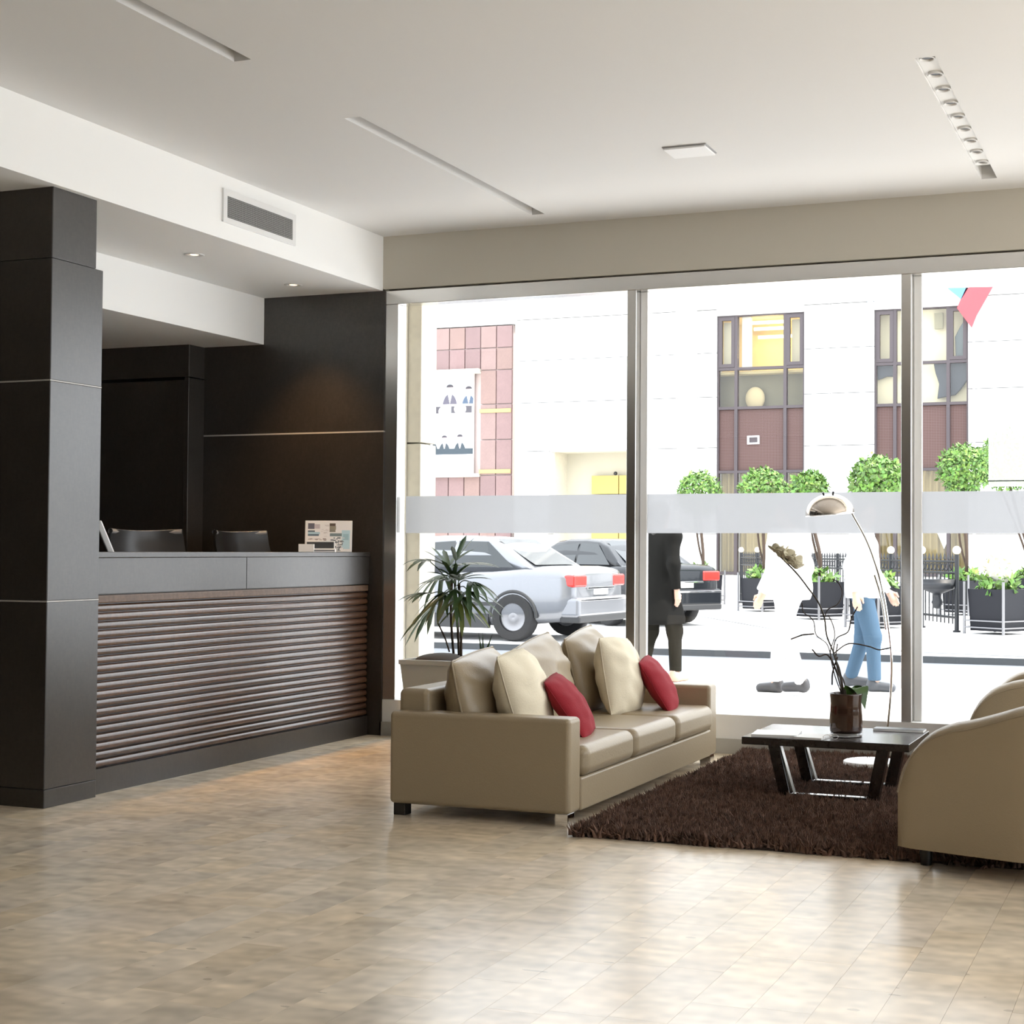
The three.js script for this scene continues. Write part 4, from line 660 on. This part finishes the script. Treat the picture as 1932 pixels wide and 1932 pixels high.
// planters with clipped trees
function foliage(R0, n, size, seed, squash = 1) {
  const R = rng(seed), pos = [], col = [];
  for (let i = 0; i < n; i++) {
    const th = R() * 6.283, cz = R() * 2 - 1, s = Math.sqrt(1 - cz * cz), d = V(s * Math.cos(th), cz, s * Math.sin(th)), lump = 1 + 0.08 * Math.sin(d.x * 9 + seed) * Math.sin(d.y * 8) * Math.sin(d.z * 10), r = R0 * lump * (0.72 + 0.3 * Math.sqrt(R())), p = d.clone().multiplyScalar(r); p.y *= squash;
    const a = V(R() - 0.5, R() - 0.5, R() - 0.5).normalize(), b = V().crossVectors(a, d).normalize(), l = size * (0.6 + 0.7 * R()), w = l * 0.55, k = 0.45 + R() * 1.1, c = [k * (0.8 + 0.4 * R()), k, k * (0.7 + 0.6 * R())];
    const q = [p, p.clone().addScaledVector(a, l * 0.5).addScaledVector(b, w * 0.5), p.clone().addScaledVector(a, l), p.clone().addScaledVector(a, l * 0.5).addScaledVector(b, -w * 0.5)];
    for (const j of [0, 1, 2, 0, 2, 3]) { pos.push(q[j].x, q[j].y, q[j].z); col.push(...c); }
  }
  const g = new THREE.BufferGeometry(); g.setAttribute('position', new THREE.Float32BufferAttribute(pos, 3)); g.setAttribute('color', new THREE.Float32BufferAttribute(col, 3)); g.computeVertexNormals(); return g;
}
const planterM = phy({ color: lin(0.009, 0.010, 0.014), roughness: 0.5, specularIntensity: 0.4 }), tubeM = std({ color: lin(0.22, 0.22, 0.23), roughness: 0.4, metalness: 0.8 });
function planterTree(label, base, ball, rpx, seed) {
  const b = G(...base), depth = b.length(), r = rpx / F * depth, c = P(ball[0], ball[1], b.z - 0.1), t = thing('planter_tree', label, 'tree', [b.x, 0, b.z], -0.55, 'clipped trees in planters'); t.updateMatrixWorld();
  const lc = t.worldToLocal(c.clone());
  mesh('planter', new THREE.CylinderGeometry(0.46, 0.42, 0.62, 4, 1, false, Math.PI / 4).toNonIndexed().translate(0, 0.36, 0), planterM, t).geometry.computeVertexNormals();
  for (const [x, z] of [[-1, -1], [1, -1], [-1, 1], [1, 1]]) mesh('corner_tube', cyl(V(x * 0.36, 0, z * 0.36), V(x * 0.36, 0.78, z * 0.36), 0.022, 0.022, 8), tubeM, t);
  mesh('guard_rail', [0.1, 0.2].flatMap(y => [[-1, -1, 1, -1], [1, -1, 1, 1], [1, 1, -1, 1], [-1, 1, -1, -1]].map(q => cyl(V(q[0] * 0.36, y, q[1] * 0.36), V(q[2] * 0.36, y, q[3] * 0.36), 0.012, 0.012, 6))), tubeM, t);
  const gr = mesh('ground_plants', foliage(0.30, 260, 0.13, seed + 50, 0.5), M.leaf, t); gr.position.y = 0.72; gr.userData.kind = 'stuff';
  if (ball[2] !== 0) {
    mesh('trunk', tube([V(0, 0.6, 0), V(0.05, 1.1, 0.02), lc.clone().multiplyScalar(0.5).setY((lc.y + 0.9) / 2), lc.clone().add(V(0, -r * 0.5, 0))], 0.035, 16, 7), M.bark, t);
    mesh('branch', tube([V(0.03, 0.9, 0), V(-0.1, 1.35, 0.03), lc.clone().add(V(-r * 0.4, -r * 0.6, 0))], 0.022, 12, 6), M.bark, t);
    const f = mesh('foliage', foliage(r, 2400, 0.095, seed), M.leaf, t); f.position.copy(lc); f.userData.kind = 'stuff';
  }
  return t;
}
planterTree('round clipped tree in a black planter farthest along the fence', [1325, 1140], [1320, 932], 42, 61);
planterTree('round clipped tree in a black planter under the lit window', [1440, 1153], [1440, 930], 46, 62);
planterTree('small round clipped tree between the two tall windows', [1545, 1168], [1527, 926], 34, 63);
planterTree('large round clipped tree in a black planter before the window with painted cream reflections', [1655, 1184], [1655, 912], 52, 64);
planterTree('round clipped tree beside the rain pipe and the translucent sheet', [1822, 1160], [1818, 886], 46, 65);
planterTree('low black planter with white wrapped flowers and no tree', [1885, 1196], [1885, 1000, 0], 40, 66);
planterTree('pale leafed clipped tree behind the translucent sheet', [1940, 1150], [1900, 870], 56, 67);
{ const t = thing('flower_wrap', 'folded white paper wrap of pale flowers in the low planter', 'flowers', [G(1885, 1196).x + 0.02, 0.66, G(1885, 1196).z + 0.1]); mesh('paper_sheet', new THREE.ConeGeometry(0.3, 0.42, 4, 1, true).rotateX(Math.PI).scale(1.1, 1, 0.5).translate(0, 0.18, 0), new THREE.MeshStandardMaterial({ color: lin(0.7, 0.7, 0.62), roughness: 0.8, side: THREE.DoubleSide }), t); mesh('blossom', foliage(0.28, 300, 0.09, 70, 0.7), std({ color: lin(0.72, 0.74, 0.55), roughness: 0.8, side: THREE.DoubleSide, vertexColors: true }), t).position.y = 0.42; }

// ---- cars
function car(label, pos, turn, paint, gloss, coat) {
  const t = thing('car', label, 'car', pos, turn), bodyM = phy({ color: lin(...paint), roughness: 0.28, metalness: gloss, clearcoat: coat, clearcoatRoughness: 0.05, specularIntensity: coat }), glassM = std({ color: lin(0.012, 0.016, 0.018), roughness: 0.05 }), trim = std({ color: lin(0.02, 0.021, 0.023), roughness: 0.6 });
  function loft(st, ring) { const pos = [], ix = [], m = ring(st[0]).length; st.forEach(s => ring(s).forEach(([y, z]) => pos.push(s[0], y, z))); for (let i = 0; i + 1 < st.length; i++) for (let k = 0; k < m; k++) { const k2 = (k + 1) % m, a = i * m + k, b = i * m + k2; ix.push(a, b, a + m, b, b + m, a + m); } for (let k = 1; k + 1 < m; k++) { ix.push(0, k + 1, k); const o = (st.length - 1) * m; ix.push(o, o + k, o + k + 1); } const g = new THREE.BufferGeometry(); g.setAttribute('position', new THREE.Float32BufferAttribute(pos, 3)); g.setIndex(ix); g.computeVertexNormals(); return g; }
  // x, half width, underside, top
  const st = [[-2.22, 0.70, 0.42, 0.86], [-2.17, 0.79, 0.36, 0.95], [-2.0, 0.845, 0.27, 0.985], [-1.5, 0.865, 0.22, 0.985], [-1.0, 0.87, 0.2, 0.95], [0, 0.875, 0.2, 0.92], [0.9, 0.87, 0.2, 0.91], [1.3, 0.86, 0.21, 0.87], [1.8, 0.835, 0.24, 0.79], [2.1, 0.78, 0.30, 0.71], [2.24, 0.66, 0.38, 0.62]];
  const bodyRing = ([x, w, b, h]) => { const r = []; const pr = [[0.0, b], [0.82, b], [0.95, b + 0.06], [0.995, b + 0.18], [1.0, (b + h) / 2], [0.985, h - 0.12], [0.95, h - 0.035], [0.86, h], [0.5, h + 0.018], [0, h + 0.022]]; for (const [f, y] of pr) r.push([y, f * w]); for (let k = pr.length - 2; k > 0; k--) r.push([pr[k][1], -pr[k][0] * w]); return r; };
  mesh('body', loft(st, bodyRing), bodyM, t);
  const cb = [[-1.62, 0.70, 0.93, 0.955], [-1.45, 0.69, 0.92, 1.06], [-1.1, 0.665, 0.92, 1.28], [-0.85, 0.65, 0.92, 1.375], [-0.5, 0.64, 0.91, 1.405], [0.0, 0.635, 0.91, 1.405], [0.3, 0.64, 0.91, 1.37], [0.62, 0.655, 0.9, 1.22], [1.02, 0.70, 0.88, 0.92]];
  const cabRing = ([x, w, b, h]) => { const k = (h - 0.92) / 0.485, r = [], pr = [[0.80 + 0, b, 1], [0.80 - 0.06 * k, (b + h) / 2 + 0.02, 1], [0.80 - 0.15 * k, h - 0.04 * k, 1], [0.80 - 0.22 * k, h, 1], [0.3, h + 0.012 * k, 1], [0, h + 0.014 * k, 1]]; for (const [z, y] of pr) r.push([y, z]); for (let i = pr.length - 2; i >= 0; i--) r.push([pr[i][1], -pr[i][0]]); return r; };
  mesh('cabin', loft(cb, cabRing), bodyM, t);
  const quad = (a, b, c, d, n = 6) => { const pos = [], ix = []; for (let i = 0; i <= n; i++) for (let j = 0; j <= n; j++) { const u = i / n, v = j / n, p = a.clone().lerp(b, u).lerp(d.clone().lerp(c, u), v); pos.push(p.x, p.y, p.z); } for (let i = 0; i < n; i++) for (let j = 0; j < n; j++) { const q = i * (n + 1) + j; ix.push(q, q + n + 1, q + 1, q + 1, q + n + 1, q + n + 2); } const g = new THREE.BufferGeometry(); g.setAttribute('position', new THREE.Float32BufferAttribute(pos, 3)); g.setIndex(ix); g.computeVertexNormals(); return g; };
  const gl = new THREE.MeshStandardMaterial({ color: lin(0.02, 0.025, 0.028), roughness: 0.04, side: THREE.DoubleSide });
  for (const s of [-1, 1]) { mesh('side_window', quad(V(-1.32, 0.985, s * 0.802), V(-0.42, 0.985, s * 0.802), V(-0.42, 1.34, s * 0.68), V(-0.88, 1.33, s * 0.69)), gl, t); mesh('side_window', quad(V(-0.36, 0.985, s * 0.802), V(0.78, 0.985, s * 0.802), V(0.30, 1.30, s * 0.69), V(-0.36, 1.34, s * 0.68)), gl, t); }
  mesh('rear_window', quad(V(-1.56, 1.02, -0.62), V(-1.56, 1.02, 0.62), V(-0.93, 1.372, 0.55), V(-0.93, 1.372, -0.55)), gl, t); mesh('windscreen', quad(V(0.98, 0.98, -0.64), V(0.98, 0.98, 0.64), V(0.38, 1.36, 0.56), V(0.38, 1.36, -0.56)), gl, t);
  const tl = std({ color: lin(0.5, 0.025, 0.02), roughness: 0.2 }), hl = std({ color: lin(0.75, 0.75, 0.75), roughness: 0.1 });
  for (const s of [-1, 1]) { const z0 = s * 0.42, z1 = s * 0.80; mesh('tail_light', rbox(-2.235, -2.05, 0.73, 0.89, Math.min(z0, z1), Math.max(z0, z1), 0.03), tl, t); mesh('head_light', rbox(2.02, 2.2, 0.56, 0.66, Math.min(s * 0.4, s * 0.72), Math.max(s * 0.4, s * 0.72), 0.03), hl, t); mesh('mirror', rbox(0.62, 0.74, 0.95, 1.06, Math.min(s * 0.86, s * 1.0), Math.max(s * 0.86, s * 1.0), 0.03), bodyM, t); mesh('side_skirt', box(-0.98, 0.96, 0.17, 0.36, Math.min(s * 0.80, s * 0.872), Math.max(s * 0.80, s * 0.872)), trim, t); mesh('side_moulding', box(-1.2, 1.0, 0.47, 0.52, Math.min(s * 0.86, s * 0.882), Math.max(s * 0.86, s * 0.882)), trim, t); }
  mesh('bumper', rbox(-2.30, -2.0, 0.32, 0.60, -0.80, 0.80, 0.06), bodyM, t); mesh('bumper', rbox(2.0, 2.29, 0.26, 0.50, -0.76, 0.76, 0.06), bodyM, t); mesh('chrome_strip', rbox(-2.306, -2.29, 0.545, 0.57, -0.76, 0.76, 0.004), M.chrome, t); mesh('chrome_strip', rbox(-2.245, -2.20, 0.70, 0.725, -0.42, 0.42, 0.004), M.chrome, t);
  mesh('bumper_skirt', rbox(-2.305, -2.0, 0.26, 0.36, -0.78, 0.78, 0.03), trim, t); mesh('number_plate', rbox(-2.25, -2.21, 0.62, 0.70, -0.2, 0.2, 0.004), M.paper, t);
  const tyre = lathe([[0.19, -0.09], [0.29, -0.095], [0.315, -0.07], [0.32, 0], [0.315, 0.07], [0.29, 0.095], [0.19, 0.09]], 28).rotateX(Q), rimG = lathe([[0, -0.06], [0.06, -0.07], [0.08, -0.05], [0.17, -0.055], [0.2, -0.085], [0.2, 0.085], [0.17, 0.055], [0.08, 0.05], [0.06, 0.07], [0, 0.06]], 28).rotateX(Q), arch = new THREE.TorusGeometry(0.345, 0.03, 6, 24, Math.PI);
  for (const x of [-1.35, 1.33]) for (const s of [-1, 1]) { const w = mesh('wheel', tyre, std({ color: lin(0.012, 0.012, 0.013), roughness: 0.8 }), t); w.position.set(x, 0.32, s * 0.79); mesh('rim', rimG, tubeM, w); mesh('wheel_arch', arch, trim, t).position.set(x, 0.32, s * 0.85); }
  return t;
}
car('dark grey saloon car seen from behind with red tail lights', [-7.65 - 0.87 * 2.2, 0, -22.63 - 0.5 * 2.2], Math.PI - Math.atan2(0.5, 0.87) , [0.008, 0.010, 0.013], 0, 0.35);
car('silver saloon car passing between the pier and the dark car', [-9.75, 0, -18.9], Math.PI - 0.06, [0.17, 0.178, 0.195], 0.5, 0.7);

// ---- people on the pavement: one continuous body each, with clothing over it
function sdfGeo(f, lo, hi, res) {
  const mc = new MarchingCubes(res, undefined, false, false, 120000); mc.isolation = 0; const h = res / 2, c = lo.clone().add(hi).multiplyScalar(0.5), s = hi.clone().sub(lo).multiplyScalar(0.5), p = V();
  for (let k = 0; k < res; k++) for (let j = 0; j < res; j++) for (let i = 0; i < res; i++) { p.set(c.x + s.x * (i - h) / h, c.y + s.y * (j - h) / h, c.z + s.z * (k - h) / h); mc.field[(k * res + j) * res + i] = -f(p) * 10; }
  mc.update(); const n = mc.count, pos = new Float32Array(mc.positionArray.subarray(0, n * 3)); for (let i = 0; i < n; i++) { pos[3 * i] = pos[3 * i] * s.x + c.x; pos[3 * i + 1] = pos[3 * i + 1] * s.y + c.y; pos[3 * i + 2] = pos[3 * i + 2] * s.z + c.z; }
  let g = new THREE.BufferGeometry(); g.setAttribute('position', new THREE.BufferAttribute(pos, 3)); g = mergeVertices(g, 1e-4); g.computeVertexNormals(); return g;
}
const smin = (a, b, k) => { const h = Math.max(0, k - Math.abs(a - b)) / k; return Math.min(a, b) - h * h * k / 4; };
function cone(p, a, b, ra, rb) { const dx = b.x - a.x, dy = b.y - a.y, dz = b.z - a.z, l = dx * dx + dy * dy + dz * dz, u = Math.max(0, Math.min(1, ((p.x - a.x) * dx + (p.y - a.y) * dy + (p.z - a.z) * dz) / l)), x = p.x - a.x - dx * u, y = p.y - a.y - dy * u, z = p.z - a.z - dz * u; return Math.sqrt(x * x + y * y + z * z) - (ra + (rb - ra) * u); }
function union(bones, k) { return p => { let d = 9; for (const b of bones) d = smin(d, cone(p, b[0], b[1], b[2], b[3]), k); return d; }; }
function person(label, pos, turn, H, stride, armSwing, look) {
  const t = thing('person', label, 'person', pos, turn, undefined), s = H / 1.72, v = (x, y, z) => V(x * s, y * s, z * s);   // faces +x
  const hip = [v(0, 0.90, 0.09), v(0, 0.90, -0.09)], ft = [v(stride, 0.085, 0.09), v(-stride * 1.05, 0.10 + stride * 0.12, -0.09)], kn = [v(stride * 0.62 + 0.03, 0.49, 0.095), v(-stride * 0.35 + 0.03, 0.485, -0.095)], sh = [v(-0.01, 1.40, 0.17), v(-0.01, 1.40, -0.17)], el = [v(-armSwing * 0.5 - 0.02, 1.13, 0.23), v(armSwing * 0.5 - 0.02, 1.13, -0.23)], wr = [v(-armSwing * 0.8 + 0.06, 0.89, 0.235), v(armSwing * 1.1 + 0.06, 0.90, -0.235)];
  const head = v(0.02, 1.60, 0), legs = [], arms = [], torso = [[v(0, 0.94, 0.06), v(0, 0.94, -0.06), 0.125 * s, 0.125 * s], [v(0, 0.95, 0), v(0, 1.14, 0), 0.13 * s, 0.12 * s], [v(0, 1.12, 0.04), v(0.0, 1.30, 0.06), 0.115 * s, 0.115 * s], [v(0, 1.12, -0.04), v(0, 1.30, -0.06), 0.115 * s, 0.115 * s], [sh[0], sh[1], 0.068 * s, 0.068 * s]];
  for (const i of [0, 1]) { legs.push([hip[i], kn[i], 0.088 * s, 0.058 * s], [kn[i], ft[i], 0.056 * s, 0.036 * s]); arms.push([sh[i], el[i], 0.052 * s, 0.042 * s], [el[i], wr[i], 0.041 * s, 0.028 * s]); }
  const feet = [0, 1].map(i => [ft[i].clone().add(V(-0.02 * s, -0.035 * s, 0)), ft[i].clone().add(V(0.15 * s, i && stride > 0.2 ? -0.055 * s : -0.05 * s, 0)), 0.036 * s, 0.030 * s]);
  const neck = [[v(0, 1.38, 0), v(0.012, 1.52, 0), 0.056 * s, 0.05 * s]], skull = [[v(0.0, 1.63, 0), v(0.025, 1.625, 0), 0.088 * s, 0.082 * s], [v(0.02, 1.60, 0), v(0.055, 1.525, 0), 0.068 * s, 0.042 * s], [v(0.095, 1.60, 0), v(0.112, 1.572, 0), 0.010 * s, 0.014 * s], [v(0.005, 1.60, 0.082), v(0, 1.57, 0.084), 0.014 * s, 0.010 * s], [v(0.005, 1.60, -0.082), v(0, 1.57, -0.084), 0.014 * s, 0.010 * s], [v(0.085, 1.545, 0.012), v(0.085, 1.545, -0.012), 0.012 * s, 0.012 * s]];
  const handBones = i => { const w = wr[i], d = w.clone().sub(el[i]).normalize(), b = [], sx = i ? -1 : 1, px = V(1, 0, 0).addScaledVector(d, -d.x).normalize(); const at = (a, x, o = 0) => w.clone().addScaledVector(d, a * s).addScaledVector(px, x * s).add(V(0, 0, -sx * o * s)); b.push([at(0, 0), at(0.08, 0.0), 0.027 * s, 0.033 * s]); [[0.03, 0.072], [0.011, 0.082], [-0.009, 0.076], [-0.028, 0.06]].forEach(([x, L]) => { b.push([at(0.08, x), at(0.08 + L * 0.5, x, 0.006), 0.0095 * s, 0.0088 * s], [at(0.08 + L * 0.5, x, 0.006), at(0.08 + L, x * 0.9, 0.026), 0.0088 * s, 0.0075 * s]); }); b.push([at(0.025, 0.022), at(0.065, 0.055, 0.012), 0.013 * s, 0.010 * s], [at(0.065, 0.055, 0.012), at(0.10, 0.055, 0.022), 0.010 * s, 0.008 * s]); return b; };
  const bodyG = [sdfGeo(union([...torso, ...legs, ...arms, ...feet, ...neck, [v(0.01, 1.5, 0), v(0.015, 1.58, 0), 0.06 * s, 0.07 * s]].map(b => [b[0], b[1], b[2] * 0.95, b[3] * 0.95]), 0.05), v(-0.55, -0.03, -0.36), v(0.6, 1.75, 0.36), 84), sdfGeo(union([...neck, ...skull], 0.035), v(-0.14, 1.40, -0.14), v(0.16, 1.76, 0.14), 60)];
  for (const i of [0, 1]) { const c = wr[i].clone().add(wr[i].clone().sub(el[i]).normalize().multiplyScalar(0.08 * s)); bodyG.push(sdfGeo(union(handBones(i), 0.012), c.clone().add(V(-0.13, -0.13, -0.13)), c.clone().add(V(0.13, 0.13, 0.13)), 56)); }
  mesh('body', bodyG, std({ color: lin(...look.skin), roughness: 0.55 }), t);
  const infl = (bs, e, e2 = e) => bs.map(b => [b[0], b[1], b[2] + e * s, b[3] + e2 * s]);
  const tr = union([...infl(legs, 0.014, 0.022), ...infl([torso[0]], 0.012)], 0.04), hem = 0.10 * s; mesh('trousers', sdfGeo(p => Math.max(tr(p), Math.max(hem - p.y, p.y - 1.02 * s)), v(-0.55, 0.02, -0.34), v(0.55, 1.10, 0.34), 80), phy({ color: lin(...look.trousers), roughness: 0.9, specularIntensity: 0.2 }), t);
  const low = look.coat ?? 0.84, skirt = look.coat ? [[v(0, 1.0, 0), v(0, low + 0.05, 0), 0.16 * s, 0.25 * s]] : [[v(0, 1.0, 0.04), v(0, 0.86, 0.04), 0.14 * s, 0.145 * s], [v(0, 1.0, -0.04), v(0, 0.86, -0.04), 0.14 * s, 0.145 * s]];
  const tp = union([...infl(torso, 0.018 + (look.loose ?? 0)), ...infl(arms, 0.014 + (look.loose ?? 0) * 0.6), ...skirt], 0.05); const cut = [0, 1].map(i => { const d = wr[i].clone().sub(el[i]).normalize(); return p => p.clone().sub(wr[i]).dot(d) + 0.01; });
  mesh(look.coat ? 'coat' : 'shirt', sdfGeo(p => Math.max(tp(p), Math.max(low * s - p.y, p.y - 1.47 * s), p.y < 1.0 * s && Math.abs(p.z) > 0.2 * s ? Math.min(0.02, p.z > 0 ? cut[0](p) : cut[1](p)) : -1), v(-0.5, low - 0.05, -0.38), v(0.5, 1.53, 0.38), 84), phy({ color: lin(...look.top), roughness: 0.9, specularIntensity: 0.2 }), t);
  mesh('shoes', feet.map((b, i) => sdfGeo(p => Math.max(union([[b[0], b[1], b[2] + 0.012 * s, b[3] + 0.012 * s], [b[0], ft[i].clone().add(V(-0.02, 0.0, 0)), 0.05 * s, 0.046 * s]], 0.03)(p), 0.002 + (i ? (ft[1].y - ft[0].y) * 0.5 : 0) - p.y), b[0].clone().add(V(-0.12, -0.09, -0.1)), b[1].clone().add(V(0.1, 0.14, 0.1)), 40)), std({ color: lin(...look.shoes), roughness: 0.5 }), t);
  const hr = union([[v(-0.012, 1.645, 0), v(0.01, 1.655, 0), 0.098 * s, 0.088 * s], [v(-0.04, 1.62, 0), v(-0.05, look.hairLow, 0), 0.08 * s, 0.055 * s]], 0.04); mesh('hair', sdfGeo(p => Math.max(hr(p), Math.min(p.x - 0.03 * s, 1.645 * s - p.y + (p.x > 0.0 ? p.x * 0.35 : 0))), v(-0.18, look.hairLow - 0.1, -0.16), v(0.16, 1.78, 0.16), 56), std({ color: lin(...look.hair), roughness: 0.6 }), t);
  for (const z of [-0.03, 0.03]) mesh('eye', new THREE.SphereGeometry(0.011 * s, 10, 8).translate(0.09 * s, 1.605 * s, z * s), std({ color: lin(0.05, 0.035, 0.03), roughness: 0.2 }), t);
}
person('person in a long black coat and dark trousers walking past the parked car', [-4.62, 0, -13.0], 1.25, 1.66, 0.14, 0.12, { skin: [0.55, 0.34, 0.26], trousers: [0.014, 0.013, 0.010], top: [0.009, 0.009, 0.0085], coat: 0.56, shoes: [0.55, 0.34, 0.26], hair: [0.012, 0.01, 0.009], hairLow: 1.42 });
person('person in a loose white shirt, white trousers and dark shoes walking', [-3.22, 0, -12.35], Math.PI - 0.1, 1.65, 0.15, 0.08, { skin: [0.55, 0.36, 0.27], trousers: [0.78, 0.78, 0.80], top: [0.82, 0.82, 0.84], loose: 0.05, shoes: [0.03, 0.03, 0.034], hair: [0.05, 0.035, 0.025], hairLow: 1.56 });
person('person in a pale shirt and blue jeans walking beside the orchid', [-2.70, 0, -12.95], 0.05, 1.66, 0.12, 0.12, { skin: [0.55, 0.36, 0.27], trousers: [0.06, 0.105, 0.16], top: [0.66, 0.72, 0.76], shoes: [0.05, 0.055, 0.065], hair: [0.05, 0.035, 0.025], hairLow: 1.55 });

// groups built in place: move each one's origin to its base
scene.updateMatrixWorld(true);
for (const o of scene.children) if (o.isGroup && o.position.lengthSq() === 0 && o.rotation.y === 0) {
  const b = new THREE.Box3().setFromObject(o), c = V((b.min.x + b.max.x) / 2, b.min.y, (b.min.z + b.max.z) / 2); o.position.copy(c); for (const k of o.children) k.position.sub(c);
}
renderer.render(scene, camera);
